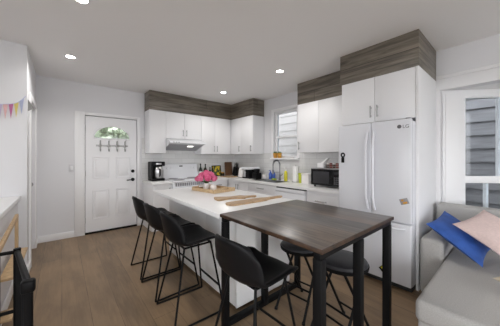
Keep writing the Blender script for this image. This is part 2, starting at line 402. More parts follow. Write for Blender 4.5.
lathe(bm, [(0,0),(.032,0),(.032,.012),(.014,.016),(.014,.05),(0,.05)]); bm.transform(Matrix.Translation((dx1-.065,yf,.90)) @ Matrix.Rotation(PI/2, 4, 'X'))
tube(bm, [(dx1-.065,yf-.045,.90),(dx1-.175,yf-.048,.895)], .010); obj('lever_handle', bm, M['black_metal'], d1)
for z in (.24, 1.05, 1.82):
    bm = bmesh.new(); tube(bm, [(dx0-.004,yf-.008,z-.045),(dx0-.004,yf-.008,z+.045)], .007, 8); obj('hinge', bm, M['chrome'], d1)
bxo('threshold', (DX0,YB-.012,0), (DX1,YB+.10,.024), M['black_metal'], d1)
bm = bmesh.new()
box(bm, (DX0-.14,YB-.018,0), (DX0,YB,DZ1+.05), .003); box(bm, (DX1,YB-.018,0), (DX1+.055,YB,DZ1+.05), .003); box(bm, (DX0,YB-.018,DZ1), (DX1,YB,DZ1+.05), .003)
struct(obj('trim_entry_door', bm, M['trim']))
# hook rack over the door
hk = thing('coat_hook_rack', 'silver rail of four coat hooks mounted on the white entry door', 'hook rack', (dc,yf,1.52))
bm = bmesh.new(); box(bm, (dc-.25,yf-.014,1.517), (dc+.25,yf-.002,1.545), .003); obj('rail', bm, M['hook'], hk)
for k in range(4):
    x = dc-.19+k*.128; bm = bmesh.new()
    sph(bm, (x,yf-.012,1.53), .032, 1, (1,.5,1)); tube(bm, smooth_path([(x,yf-.015,1.53),(x,yf-.03,1.45),(x,yf-.075,1.43),(x,yf-.08,1.47)], .02), .0095, 8)
    tube(bm, smooth_path([(x,yf-.015,1.54),(x,yf-.03,1.58),(x,yf-.05,1.615)], .02), .0095, 8); sph(bm, (x,yf-.05,1.615), .011, 1)
    obj('hook', bm, M['hook'], hk)
# light switch
M['plate'] = mat('switch_plate', (.66,.66,.68), .4, bump=.01)
sw = thing('light_switch', 'pale light switch plate on the wall beside the entry door', 'switch', (.122,YB,1.15))
bxo('plate', (.086,YB-.009,1.085), (.158,YB,1.205), M['plate'], sw, .003); bxo('rocker', (.107,YB-.014,1.115), (.138,YB-.008,1.175), M['trim'], sw, .002)

# ------------------------------------------------------------------ kitchen window, backsplash
w3 = bpy.data.objects.new('window_3', None); COL.objects.link(w3); w3.location = (XR,(WY0+WY1)/2,WZ0); struct(w3)
bm = bmesh.new(); f = .045; x0, x1 = XR+.05, XR+.11
box(bm, (x0,WY0,WZ0), (x1,WY0+f,WZ1)); box(bm, (x0,WY1-f,WZ0), (x1,WY1,WZ1)); box(bm, (x0,WY0+f,WZ1-f), (x1,WY1-f,WZ1)); box(bm, (x0,WY0+f,WZ0), (x1,WY1-f,WZ0+f)); box(bm, (x0-.012,WY0+f,1.72), (x1,WY1-f,1.762), .003)
obj('window_frame', bm, M['trim'], w3)
bm = bmesh.new(); box(bm, (x0+.03,WY0+f,WZ0+f), (x0+.034,WY1-f,WZ1-f)); obj('pane', bm, M['glass'], w3)
bxo('window_sill', (XR-.06,WY0-.05,WZ0-.03), (XR+.05,WY1+.06,WZ0), M['trim'], w3, .004)
bm = bmesh.new()
box(bm, (XR-.014,WY1,WZ0), (XR,WY1+.06,WZ1+.06), .003); box(bm, (XR-.014,WY0-.06,WZ0), (XR,WY0,WZ1+.06), .003); box(bm, (XR-.014,WY0,WZ1), (XR,WY1,WZ1+.06), .003)
struct(obj('trim_window', bm, M['trim']))
CT = .87
def tile_mat():
    m = mat('backsplash_tile', (.8,.8,.8), .2)
    n = m.node_tree.nodes; l = m.node_tree.links; b = n['Principled BSDF']
    g = n.new('ShaderNodeNewGeometry'); s = n.new('ShaderNodeSeparateXYZ'); l.new(g.outputs['Position'], s.inputs[0])
    ad = n.new('ShaderNodeMath'); l.new(s.outputs['X'], ad.inputs[0]); l.new(s.outputs['Y'], ad.inputs[1])
    c = n.new('ShaderNodeCombineXYZ'); l.new(ad.outputs[0], c.inputs[0]); l.new(s.outputs['Z'], c.inputs[1])
    br = n.new('ShaderNodeTexBrick'); l.new(c.outputs[0], br.inputs['Vector']); br.inputs['Scale'].default_value = 1
    br.inputs['Brick Width'].default_value = .3; br.inputs['Row Height'].default_value = .1; br.inputs['Mortar Size'].default_value = .0025
    br.inputs['Color1'].default_value = (.76,.76,.755,1); br.inputs['Color2'].default_value = (.70,.70,.695,1); br.inputs['Mortar'].default_value = (.58,.58,.57,1)
    l.new(br.outputs['Color'], b.inputs['Base Color']); return m
M['tile'] = tile_mat()
bm = bmesh.new(); box(bm, (1.20,YB-.008,CT), (XR,YB,1.70)); box(bm, (XR-.008,1.42,CT), (XR,YB-.008,WZ0-.03)); box(bm, (XR-.008,1.42,WZ0-.03), (XR,WY0-.06,1.42)); box(bm, (XR-.008,WY1+.06,WZ0-.03), (XR,YB-.008,1.42))
struct(obj('trim_backsplash', bm, M['tile'], smooth=False))

# ------------------------------------------------------------------ cabinets
def bar_handle(parent, a, b, out, name='handle', r=.0078):
    a = Vector(a); b = Vector(b); out = Vector(out)*.028; d = (b-a)
    bm = bmesh.new(); tube(bm, [a+out, b+out], r, 8)
    for t in (.15, .85): tube(bm, [a+d*t, a+d*t+out], r*.8, 8)
    return obj(name, bm, M['chrome'], parent)
G = .0015
def upper(name, lo, hi, face, splits, hand, label, group, z_handle=None):
    """cabinet of doors; face 'y' (looks to -y) or 'x' (looks to -x); splits = door limits along the run; hand = handle position per door"""
    c = thing(name, label, 'cabinet', ((lo[0]+hi[0])/2, (lo[1]+hi[1])/2, lo[2]), group)
    th = .019
    if face == 'y': bxo('body', (lo[0],lo[1]+th,lo[2]), hi, M['cab'], c, .001)
    else: bxo('body', (lo[0]+th,lo[1],lo[2]), hi, M['cab'], c, .001)
    for (a, b), h in zip(zip(splits, splits[1:]), hand):
        if face == 'y': d = bxo('door', (a+G,lo[1],lo[2]+G), (b-G,lo[1]+th-.001,hi[2]-G), M['cab'], c, .0015)
        else: d = bxo('door', (lo[0],a+G,lo[2]+G), (lo[0]+th-.001,b-G,hi[2]-G), M['cab'], c, .0015)
        if h is not None:
            z0, z1 = z_handle or (lo[2]+.05, lo[2]+.18)
            if face == 'y': bar_handle(d, (h,lo[1],z0), (h,lo[1],z1), (0,-1,0))
            else: bar_handle(d, (lo[0],h,z0), (lo[0],h,z1), (-1,0,0))
    return c
UB, UT, UY, UX = 1.40, 2.22, 4.405, 3.10
upper('wall_cabinet', (1.25,UY,UB), (1.5515,YB-.008,UT), 'y', (1.25,1.5515), (None,), 'narrow white wall cabinet left of the range hood, above the black coffee maker', 'white wall cabinets')
upper('wall_cabinet', (1.5535,UY,1.70), (2.3115,YB-.008,UT), 'y', (1.5535,1.9325,2.3115), (1.895,1.970), 'short white two-door wall cabinet directly above the range hood', 'white wall cabinets')
upper('wall_cabinet', (2.3135,UY,UB), (3.095,YB-.008,UT), 'y', (2.3135,2.66,3.03), (2.625,2.70), 'white two-door wall cabinet right of the range hood, over the wine bottles', 'white wall cabinets')
upper('wall_cabinet', (UX,3.615,UB), (XR-.008,YB-.008,UT), 'x', (3.615,4.02,4.425), (3.665,4.07), 'white corner wall cabinet left of the kitchen window', 'white wall cabinets')
upper('wall_cabinet', (UX,1.446,UB), (XR-.008,2.435,UT), 'x', (1.446,1.62,2.03,2.435), (1.585,1.665,2.40), 'white wall cabinet over the microwave, right of the kitchen window', 'white wall cabinets')
TX = 2.69
upper('fridge_cabinet', (TX,.659,1.715), (XR-.002,1.425,UT), 'x', (.659,1.04,1.425), (1.005,1.075), 'deep white two-door cabinet on top of the refrigerator', 'tall cabinets')
bxo_p = bxo('end_panel', (TX,.632,0), (XR-.024,.657,UT), M['cab'], None, .001); origin(bxo_p, (3.0,.645,0)); tag(bxo_p, 'tall white end panel between refrigerator and grey sofa', 'panel')
bxo_p = bxo('side_panel', (2.80,1.427,0), (XR-.002,1.4445,UT), M['cab'], None, .001); origin(bxo_p, (3.05,1.436,0)); tag(bxo_p, 'tall white side panel between refrigerator and microwave', 'panel')
# wood-look soffits
def soffit(lo, hi, label):
    o = bxo('soffit_box', lo, hi, M['soffit'], None, .002); origin(o, ((lo[0]+hi[0])/2,(lo[1]+hi[1])/2,lo[2])); tag(o, label, 'soffit', 'wood soffits')
soffit((1.25,UY-.002,UT+.001), (3.098,YB-.002,H-.001), 'grey-brown wood soffit over the cabinets on the back wall')
soffit((3.10,3.612,UT+.001), (XR-.002,YB-.002,H-.001), 'grey-brown wood soffit over the corner cabinet left of the window')
soffit((UX-.002,1.446,UT+.001), (XR-.002,2.437,H-.001), 'grey-brown wood soffit over the cabinet above the microwave')
soffit((TX-.004,.631,UT+.001), (XR-.024,1.4445,H-.001), 'largest grey-brown wood soffit, over the refrigerator cabinet')

# base cabinets
BY = 4.10; BX = 2.80; BZ = CT-.035
def basecab(lo, hi, face, label, fronts, top=None):
    """fronts: list of (kind, a, b, z0, z1, handle) ; handle ('v', pos) or ('h', pos)"""
    c = thing('base_cabinet', label, 'cabinet', ((lo[0]+hi[0])/2,(lo[1]+hi[1])/2,0), 'white base cabinets')
    th = .019
    if face == 'y':
        bxo('body', (lo[0],lo[1]+th,.1), (hi[0],hi[1],BZ-.001), M['cab'], c, .001); bxo('toe_kick', (lo[0]+.002,lo[1]+.06,0), (hi[0]-.002,hi[1],.0995), M['cab'], c, 0)
    else:
        bxo('body', (lo[0]+th,lo[1],.1), (hi[0],hi[1],top or BZ-.001), M['cab'], c, .001); bxo('toe_kick', (lo[0]+.06,lo[1]+.002,0), (hi[0],hi[1]-.002,.0995), M['cab'], c, 0)
    for kind, a, b, z0, z1, h in fronts:
        if face == 'y':
            d = bxo(kind, (a+G,lo[1],z0+G), (b-G,lo[1]+th-.001,z1-G), M['cab'], c, .0015)
            if h[0] == 'v': bar_handle(d, (h[1],lo[1],z1-.19), (h[1],lo[1],z1-.05), (0,-1,0))
            else: bar_handle(d, (h[1]-.07,lo[1],(z0+z1)/2), (h[1]+.07,lo[1],(z0+z1)/2), (0,-1,0))
        else:
            d = bxo(kind, (lo[0],a+G,z0+G), (lo[0]+th-.001,b-G,z1-G), M['cab'], c, .0015)
            if h[0] == 'v': bar_handle(d, (lo[0],h[1],z1-.19), (lo[0],h[1],z1-.05), (-1,0,0))
            else: bar_handle(d, (lo[0],h[1]-.09,(z0+z1)/2), (lo[0],h[1]+.09,(z0+z1)/2), (-1,0,0))
    return c
ZT = BZ-.012
basecab((1.22,BY,0), (1.555,YB-.01,0), 'y', 'narrow white base cabinet left of the stove, nearest the entry door', [('door',1.22,1.555,.1,ZT,('v',1.51))])
basecab((2.335,BY,0), (2.798,YB-.01,0), 'y', 'white base cabinet right of the stove with a drawer over a door', [('drawer',2.335,2.77,.66,ZT,('h',2.55)), ('door',2.335,2.77,.1,.66,('v',2.38))])
basecab((BX,3.42,0), (XR-.01,YB-.01,0), 'x', 'white corner base cabinet under the coffee machines', [('door',3.42,3.75,.1,ZT,('v',3.715)), ('door',3.75,4.08,.1,ZT,('v',3.785))])
basecab((BX,2.655,0), (XR-.01,3.418,0), 'x', 'white base cabinet under the kitchen sink', [('door',2.655,3.035,.1,ZT-.14,('v',3.00)), ('door',3.035,3.418,.1,ZT-.14,('v',3.07)), ('drawer',2.655,3.418,ZT-.14,ZT,('h',3.03))], top=.655)
basecab((BX,1.4465,0), (XR-.01,2.035,0), 'x', 'white base cabinet of drawers below the microwave', [('drawer',1.4465,2.035,.60,ZT-.03,('h',1.78)), ('drawer',1.4465,2.035,.35,.60,('h',1.78)), ('drawer',1.4465,2.035,.1,.35,('h',1.78))])
# dishwasher
dw = thing('dishwasher', 'white dishwasher between the sink cabinet and the drawers', 'dishwasher', (3.1,2.345,0))
bxo('body', (BX+.02,2.04,.05), (XR-.03,2.65,BZ-.003), M['applw'], dw, .002); bxo('door', (BX-.03,2.043,.11), (BX+.019,2.647,.755), M['applw'], dw, .008)
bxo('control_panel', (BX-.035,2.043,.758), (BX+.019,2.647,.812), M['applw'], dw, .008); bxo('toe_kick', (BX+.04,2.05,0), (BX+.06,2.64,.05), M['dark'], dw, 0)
bxo('gap_shade', (BX+.0,2.042,.813), (BX+.019,2.648,.834), M['dark'], dw, 0)  # solid dark strip standing in for the shade under the counter
# countertops
SY0, SY1, SX0, SX1 = 2.74, 3.30, 2.90, 3.22
bm = bmesh.new(); box(bm, (1.20,BY-.025,BZ), (1.557,YB-.0085,CT), .003); o = single('countertop', bm, M['counter'], 'short white countertop under the black coffee maker left of the stove', 'countertop', (1.38,4.4,BZ), 'white countertops')
bm = bmesh.new(); xf = BX-.025
box(bm, (2.333,BY-.025,BZ), (XR-.0085,YB-.0085,CT)); box(bm, (xf,SY1,BZ), (XR-.0085,BY-.025,CT)); box(bm, (xf,1.4465,BZ), (XR-.0085,SY0,CT)); box(bm, (xf,SY0,BZ), (SX0,SY1,CT)); box(bm, (SX1,SY0,BZ), (XR-.0085,SY1,CT))
single('countertop', bm, M['counter'], 'long L-shaped white countertop holding the sink and microwave', 'countertop', (3.1,2.5,BZ), 'white countertops', smooth=False)
# sink and faucet
sk = thing('kitchen_sink', 'stainless undermount sink below the kitchen window', 'sink', (3.06,3.02,CT-.2))
bm = bmesh.new(); t = .004; z0 = CT-.20
box(bm, (SX0+.002,SY0+.002,z0), (SX1-.002,SY1-.002,z0+t)); box(bm, (SX0+.002,SY0+.002,z0+t), (SX0+.006,SY1-.002,CT)); box(bm, (SX1-.006,SY0+.002,z0+t), (SX1-.002,SY1-.002,CT)); box(bm, (SX0+.006,SY0+.002,z0+t), (SX1-.006,SY0+.006,CT)); box(bm, (SX0+.006,SY1-.006,z0+t), (SX1-.006,SY1-.002,CT))
obj('basin', bm, M['steel'], sk, smooth=False)
bm = bmesh.new(); box(bm, (SX0-.012,SY0-.012,CT), (SX1+.012,SY0+.004,CT+.004)); box(bm, (SX0-.012,SY1-.004,CT), (SX1+.012,SY1+.012,CT+.004)); box(bm, (SX0-.012,SY0+.004,CT), (SX0+.004,SY1-.004,CT+.004)); box(bm, (SX1-.004,SY0+.004,CT), (SX1+.012,SY1-.004,CT+.004)); obj('rim', bm, M['steel'], sk, smooth=False)
bm = bmesh.new(); lathe(bm, [(0,0),(.035,0),(.035,.004),(0,.004)], (3.06,3.02,z0+t)); obj('drain', bm, M['chrome'], sk)
fc = thing('kitchen_faucet', 'tall dark gooseneck spring faucet behind the sink', 'faucet', (3.30,3.03,CT))
bm = bmesh.new(); lathe(bm, [(0,0),(.028,0),(.028,.012),(.02,.02),(.018,.12),(0,.12)], (3.30,3.03,CT)); obj('base', bm, M['darksteel'], fc)
bm = bmesh.new(); arcp = [(3.30,3.03,CT+.11),(3.30,3.03,1.15)]+[(3.205+.095*math.cos(a),3.03,1.17+.095*math.sin(a)) for a in [PI*k/10 for k in range(11)]]+[(3.11,3.03,1.08)]
tube(bm, arcp, .010, 10); obj('spout', bm, M['darksteel'], fc)
bm = bmesh.new()
for k in range(26):
    a = PI*k/25; cx0 = Vector((3.205+.095*math.cos(a),3.03,1.17+.095*math.sin(a))); u = Vector((math.cos(a),0,math.sin(a))); v = Vector((0,1,0))
    tube(bm, [cx0+(u*math.cos(2*PI*j/10)+v*math.sin(2*PI*j/10))*.0145 for j in range(10)], .0028, 5, closed=True)
obj('spring', bm, M['darksteel'], fc)
bm = bmesh.new(); tube(bm, [(3.11,3.03,1.085),(3.11,3.03,1.0)], .016, 10, r2=.019); obj('spray_head', bm, M['darksteel'], fc)
bm = bmesh.new(); tube(bm, [(3.30,3.03,1.03),(3.12,3.03,1.035)], .005, 8); obj('holder_arm', bm, M['darksteel'], fc)
bm = bmesh.new(); tube(bm, [(3.30,3.03,CT+.08),(3.28,2.97,CT+.10),(3.27,2.93,CT+.13)], .007, 8); obj('lever', bm, M['darksteel'], fc)

# ------------------------------------------------------------------ range and hood
RX0, RX1 = 1.5605, 2.3295
rg = thing('stove', 'white electric stove with rear control panel under the hood', 'stove', (1.945,4.4,0))
bxo('body', (RX0,4.06,.04), (RX1,YB-.012,.862), M['applw'], rg, .004); bxo('oven_door', (RX0+.004,4.025,.20), (RX1-.004,4.059,.755), M['applw'], rg, .008)
bxo('drawer', (RX0+.004,4.03,.05), (RX1-.004,4.059,.19), M['applw'], rg, .006)
od = [c for c in rg.children if c.name.startswith('oven_door')][0]
bxo('door_window', (RX0+.16,4.022,.36), (RX1-.16,4.026,.62), M['black_gloss'], od, .001)
bm = bmesh.new(); tube(bm, [(RX0+.06,3.985,.715),(RX1-.06,3.985,.715)], .012); [tube(bm, [(x,4.03,.715),(x,3.985,.715)], .009, 8) for x in (RX0+.09,RX1-.09)]; obj('oven_handle', bm, M['applw'], od)
bxo('cooktop', (RX0-.001,4.035,.8625), (RX1+.001,YB-.075,.884), M['applw'], rg, .006)
bm = bmesh.new()
for k in range(16):
    x = RX0+.06+k*(RX1-RX0-.12)/15; box(bm, (x-.014,4.052,.785), (x+.014,4.0605,.842))
obj('vent_slots', bm, M['grey_plastic'], rg)
for (bx_, by_, r_) in ((1.74,4.21,.105),(2.15,4.21,.085),(1.74,4.50,.085),(2.15,4.50,.105)):
    bm = bmesh.new()
    for q in (.3,.55,.8,1.0): tube(bm, [(bx_+r_*q*math.cos(2*PI*k/24), by_+r_*q*math.sin(2*PI*k/24), .893) for k in range(24)], .006, 6, closed=True)
    box(bm, (bx_-r_,by_-.005,.884), (bx_+r_,by_+.005,.889)); obj('burner', bm, M['grey_plastic'], rg)
bm = bmesh.new(); prism(bm, [(4.60,.884),(4.725,.884),(4.725,1.175),(4.69,1.19),(4.655,1.175),(4.63,1.03),(4.60,.98)], lambda p, t: Vector((RX0+(RX1-RX0)*t, p[0], p[1])))
cp = obj('control_panel', bm, M['applw'], rg)
bxo('clock', (1.92,4.641,1.125), (1.99,4.648,1.15), M['dark'], cp, 0)
for x in (1.66,1.73,2.19,2.26):
    bm = bmesh.new(); lathe(bm, [(0,0),(.021,0),(.018,.022),(0,.022)]); bm.transform(Matrix.Translation((x,4.646,1.10)) @ Matrix.Rotation(PI/2, 4, 'X')); obj('knob', bm, M['applw'], cp)
hd = thing('range_hood', 'slim white range hood under the short cabinet above the stove', 'range hood', (1.94,4.5,1.45))
bm = bmesh.new(); prism(bm, [(4.405,1.698),(4.215,1.635),(4.205,1.60),(4.28,1.585),(4.62,1.47),(YB-.01,1.47),(YB-.01,1.698)], lambda p, t: Vector((1.556+.753*t, p[0], p[1])))
obj('canopy', bm, M['applw'], hd)
bm = bmesh.new(); rot = Matrix.Rotation(math.atan2(-.115,.34), 3, 'X')
obox(bm, (1.93,4.452,1.5245), (.70,.33,.006), rot); obj('filter', bm, M['grey_plastic'], hd)
bm = bmesh.new(); obox(bm, (2.04,4.37,1.549), (.12,.05,.006), rot, .002); obj('hood_lamp', bm, M['hoodlamp'], hd)
bm = bmesh.new(); [box(bm, (1.62+k*.05,4.205,1.607), (1.65+k*.05,4.212,1.622), .001) for k in range(3)]; obj('buttons', bm, M['grey_plastic'], hd)

# ------------------------------------------------------------------ refrigerator
FX = 2.55; FY0, FY1 = .6585, 1.392; FM = 1.022
fr = thing('refrigerator', 'tall white french-door refrigerator under the large wood soffit', 'refrigerator', (2.95,1.02,0))
bxo('body', (FX+.0525,FY0+.001,.055), (3.35,FY1-.004,1.675), M['fridge'], fr, .004)
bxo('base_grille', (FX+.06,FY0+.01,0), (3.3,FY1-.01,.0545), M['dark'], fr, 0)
dl = bxo('door', (FX,FM+.003,.672), (FX+.052,FY1,1.69), M['fridge'], fr, .012, 3)
dr = bxo('door', (FX,FY0,.672), (FX+.052,FM-.003,1.69), M['fridge'], fr, .008, 3)
fz = bxo('freezer_drawer', (FX,FY0,.06), (FX+.052,FY1,.658), M['fridge'], fr, .012, 3)
def bowed(parent, p, q, out, bow, wd):
    p = Vector(p); q = Vector(q); out = Vector(out); bm = bmesh.new(); pts = []
    for k in range(17):
        t = k/16; pts.append(p+(q-p)*t+out*(bow*min(1, math.sin(PI*t)*1.8)**.7 if 0 < t < 1 else 0))
    tube(bm, pts, wd, 10); obj('handle', bm, M['fridge'], parent)
bowed(dl, (FX,FM+.035,.76), (FX,FM+.035,1.60), (-1,0,0), .05, .014)
bowed(dr, (FX,FM-.035,.76), (FX,FM-.035,1.60), (-1,0,0), .05, .014)
bowed(fz, (FX,FY0+.05,.615), (FX,FY1-.05,.615), (-1,0,0), .05, .013)
bm = bmesh.new(); box(bm, (FX+.01,FY0+.01,1.69), (FX+.06,FY0+.05,1.702), .003); obj('hinge_cover', bm, M['grey_plastic'], fr)
# maker's mark on the right door: ring emblem and letters
def text_mesh(bm, s, size, mtx):
    cu = bpy.data.curves.new('t', 'FONT'); cu.body = s; cu.size = size; cu.extrude = .0008
    o = bpy.data.objects.new('t', cu); COL.objects.link(o); dg = bpy.context.evaluated_depsgraph_get(); dg.update()
    me = bpy.data.meshes.new_from_object(o.evaluated_get(dg)); bpy.data.objects.remove(o); bpy.data.curves.remove(cu)
    me.transform(mtx); bm.from_mesh(me); bpy.data.meshes.remove(me)
face_x = Matrix(((0,0,-1,0),(-1,0,0,0),(0,1,0,0),(0,0,0,1)))     # text x -> -y, text y -> z, normal -> -x
bm = bmesh.new(); text_mesh(bm, 'LG', .046, Matrix.Translation((FX-.0005,.730,1.602)) @ face_x)
b2 = bmesh.new(); lathe(b2, [(0,0),(.019,0),(.019,.002),(0,.002)]); merge(bm, b2, Matrix.Translation((FX,.757,1.619)) @ Matrix.Rotation(-PI/2, 4, 'Y'))
obj('logo', bm, M['logo'], dr, smooth=False)
mg = thing('fridge_magnet', 'black bottle-opener shaped magnet on the left refrigerator door', 'magnet', (FX,1.335,1.30))
bm = bmesh.new(); tube(bm, [(FX-.005,1.335+.020*math.cos(2*PI*k/16),1.345+.022*math.sin(2*PI*k/16)) for k in range(16)], .008, 6, closed=True); obj('ring', bm, M['black_metal'], mg)
bm = bmesh.new(); box(bm, (FX-.012,1.318,1.255), (FX-.0005,1.352,1.318), .004); obj('grip', bm, M['black_metal'], mg)
def card(name, y, z, wd, hh, ang, c1, c2, label, x=FX):
    t = thing(name, label, 'magnet', (x,y,z)); r = Matrix.Rotation(ang, 3, 'X')
    bm = bmesh.new(); obox(bm, (x-.003,y,z), (.005,wd,hh), r, .001); obj('card', bm, c1, t)
    bm = bmesh.new(); obox(bm, (x-.006,y-wd*.12,z-hh*.2), (.002,wd*.5,hh*.3), r); obox(bm, (x-.006,y+wd*.2,z+hh*.15), (.002,wd*.3,hh*.3), r); obj('picture', bm, c2, t)
card('fridge_magnet', .715, .888, .072, .056, -.35, M['grey_plastic'], M['orange'], 'grey picture magnet on the right refrigerator door')
card('fridge_magnet', .897, .165, .066, .066, PI/4, M['black_metal'], M['yellow'], 'black and yellow diamond magnet on the freezer drawer')

# ------------------------------------------------------------------ island
IX0, IX1, IY0, IY1 = .945, 1.885, 1.505, 3.185
isl = thing('kitchen_island', 'white kitchen island with quartz top between the bar stools and sink', 'island', (1.5,2.35,0))
bxo('countertop', (IX0,IY0,CT-.038), (IX1,IY1,CT), M['counter'], isl, .004)
bxo('body', (1.155,IY0+.06,.085), (1.84,IY1-.07,CT-.0385), M['panel'], isl, .002)
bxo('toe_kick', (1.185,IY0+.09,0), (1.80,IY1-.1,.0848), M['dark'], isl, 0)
for k in range(3):
    y0 = IY0+.062+k*.516; bxo('panel', (1.143,y0,.03), (1.1545,y0+.513,CT-.04), M['panel'], isl, .002)
bxo('end_panel', (1.145,IY0+.045,.02), (1.84,IY0+.0595,CT-.04), M['panel'], isl, .002)
for k in range(3):
    y0 = IY0+.062+k*.516; d = bxo('door', (1.8405,y0,.1), (1.858,y0+.513,CT-.05), M['cab'], isl, .002); bar_handle(d, (1.858,y0+.46,.62), (1.858,y0+.46,.76), (1,0,0))

# ------------------------------------------------------------------ table
TX0, TX1, TY0, TY1 = .945, 1.893, .597, 1.498; TT = .875
tb = thing('bar_table', 'dark plank counter-height table with black steel legs joined to the island', 'table', (1.42,1.05,0))
bxo('tabletop', (TX0+.006,TY0+.006,TT-.024), (TX1-.006,TY1,TT), M['table'], tb, .003)
bm = bmesh.new(); box(bm, (TX0,TY0,TT-.024), (TX0+.0058,TY1,TT-.002), .001); box(bm, (TX0+.006,TY0,TT-.024), (TX1,TY0+.0058,TT-.002), .001); box(bm, (TX1-.0058,TY0+.006,TT-.024), (TX1,TY1,TT-.002), .001)
obj('edge_band', bm, M['table_edge'], tb)
lw = .024
for y in (TY0+.035, TY1-.035):
    for x in (TX0+.03, 1.395, TX1-.035):
        bxo('leg', (x-lw,y-lw,.0), (x+lw,y+lw,TT-.060), M['black_metal'], tb, .003)
    bxo('top_rail', (TX0+.006,y-.02,TT-.059), (TX1-.011,y+.02,TT-.0245), M['black_metal'], tb, .002)
    if y > 1: 
      for (xa, xb) in ((TX0+.03+lw,1.395-lw),(1.395+lw,TX1-.035-lw)): bxo('floor_rail', (xa+.001,y-.022,.0), (xb-.001,y+.022,.04), M['black_metal'], tb, .002)

# ------------------------------------------------------------------ shell bar stools
def shell_bm():
    prof = [(.235,.572),(.215,.598),(.17,.610),(.10,.611),(.03,.602),(-.05,.596),(-.12,.596),(-.165,.612),(-.195,.65),(-.212,.70),(-.227,.765),(-.240,.828),(-.248,.868)]
    half = [.14,.178,.208,.225,.23,.23,.226,.224,.222,.216,.204,.184,.15]
    bm = bmesh.new(); nu = 13; rows = []
    for i, ((x, z), hw) in enumerate(zip(prof, half)):
        row = []
        for j in range(nu):
            u = -1+2*j/(nu-1); t = i/(len(prof)-1)
            cup = .045*math.sin(PI*min(1, max(0, (t-.02)/.75)))     # side rise of the seat
            zz = z+cup*abs(u)**2.4; xx = x
            if i >= 6: xx += .075*abs(u)**2.2*min(1, (i-5)/4)       # back wraps round the sitter
            if i >= 11: zz -= .035*abs(u)**3
            if i <= 1: xx -= .03*abs(u)**2
            row.append(bm.verts.new((xx, u*hw, zz)))
        rows.append(row)
    for A, B in zip(rows, rows[1:]):
        for j in range(nu-1): bm.faces.new((A[j], A[j+1], B[j+1], B[j]))
    bmesh.ops.recalc_face_normals(bm, faces=bm.faces)
    bmesh.ops.solidify(bm, geom=bm.faces[:], thickness=.012)
    bmesh.ops.subdivide_edges(bm, edges=bm.edges[:], cuts=1, use_grid_fill=True, smooth=.6)
    return bm
def make_shell_stool(label):
    s = thing('bar_stool', label, 'bar stool', (0,0,0), 'black shell bar stools')
    obj('seat_shell', shell_bm(), M['black_plastic'], s, angle=60)
    for sy in (-1, 1):
        for nm, top, bot in (('leg',(.13,sy*.13,.592),(.215,sy*.215,.008)), ('leg',(-.10,sy*.12,.583),(-.215,sy*.215,.008))):
            bm = bmesh.new(); tube(bm, [top, bot], .0085, 8); obj(nm, bm, M['black_metal'], s)
        bm = bmesh.new(); tube(bm, [(.215,sy*.215,.008),(-.215,sy*.215,.008)], .0082, 8); obj('floor_runner', bm, M['black_metal'], s)
    bm = bmesh.new(); f = .36; x = .215-(.085)*f; y = .215-.085*f; tube(bm, [(x,-y,.215),(x,y,.215)], .0085, 8); obj('footrest', bm, M['black_metal'], s)
    bm = bmesh.new(); tube(bm, [(.13,-.13,.585),(.13,.13,.585)], .0085, 8); tube(bm, [(-.10,-.12,.578),(-.10,.12,.578)], .0085, 8)
    tube(bm, [(.13,-.13,.585),(-.10,-.12,.578)], .0085, 8); tube(bm, [(.13,.13,.585),(-.10,.12,.578)], .0085, 8); obj('seat_support', bm, M['black_metal'], s)
    return s
s0 = make_shell_stool('black shell bar stool at the island, nearest the entry door')
spots = [(.862,2.81,0,None), (.862,2.33,.02,'black shell bar stool in the middle of the three along the island'), (.862,1.85,-.03,'black shell bar stool at the island nearest the wooden table'), (.925,1.065,.03,'black shell bar stool at the dark wooden table, largest in view')]
for x, y, rz, lb in spots:
    s = s0 if lb is None else copy_tree(s0)
    s.location = (x, y, 0); s.rotation_euler = (0,0,rz)
    if lb: s['label'] = lb

# folding round stools
def make_round_stool(label):
    s = thing('folding_stool', label, 'stool', (0,0,0), 'round black folding stools')
    bm = bmesh.new(); lathe(bm, [(0,.522),(.166,.522),(.179,.528),(.180,.545),(.172,.557),(.14,.566),(.07,.570),(0,.571)], n=40); obj('seat_pad', bm, M['vinyl'], s)
    bm = bmesh.new(); lathe(bm, [(.168,.512),(.184,.514),(.187,.532),(.181,.538),(.1795,.527),(.168,.5215)], n=40, loop=True); obj('seat_rim', bm, M['black_metal'], s)
    for sx in (-1, 1):
        for sy in (-1, 1):
            o = .115 if sy > 0 else .092
            bm = bmesh.new(); tube(bm, [(sx*o,-sy*.11,.516),(sx*(o+.02),sy*.19,.008)], .0105, 8); lg = obj('leg', bm, M['black_metal'], s)
            bm = bmesh.new(); tube(bm, [(sx*(o+.02),sy*.189,.018),(sx*(o+.0205),sy*.1905,.0)], .014, 8); obj('foot_cap', bm, M['black_plastic'], lg)
    for sy, z in ((1,.14),(-1,.14),(1,.20)):
        o = .115 if sy > 0 else .092; y = sy*(-.11+.30*(1-z/.516)); x = o+.015
        bm = bmesh.new(); tube(bm, [(-x,y,z),(x,y,z)], .008, 8); obj('rung', bm, M['black_metal'], s)
    return s
r0 = make_round_stool('round black folding stool under the table, nearer the freezer drawer')
r0.location = (1.615,.857,0); r0.rotation_euler = (0,0,PI/2-.12)
r1 = copy_tree(r0); r1.location = (1.63,1.238,0); r1.rotation_euler = (0,0,PI/2+.1); r1['label'] = 'round black folding stool under the table, closer to the island'

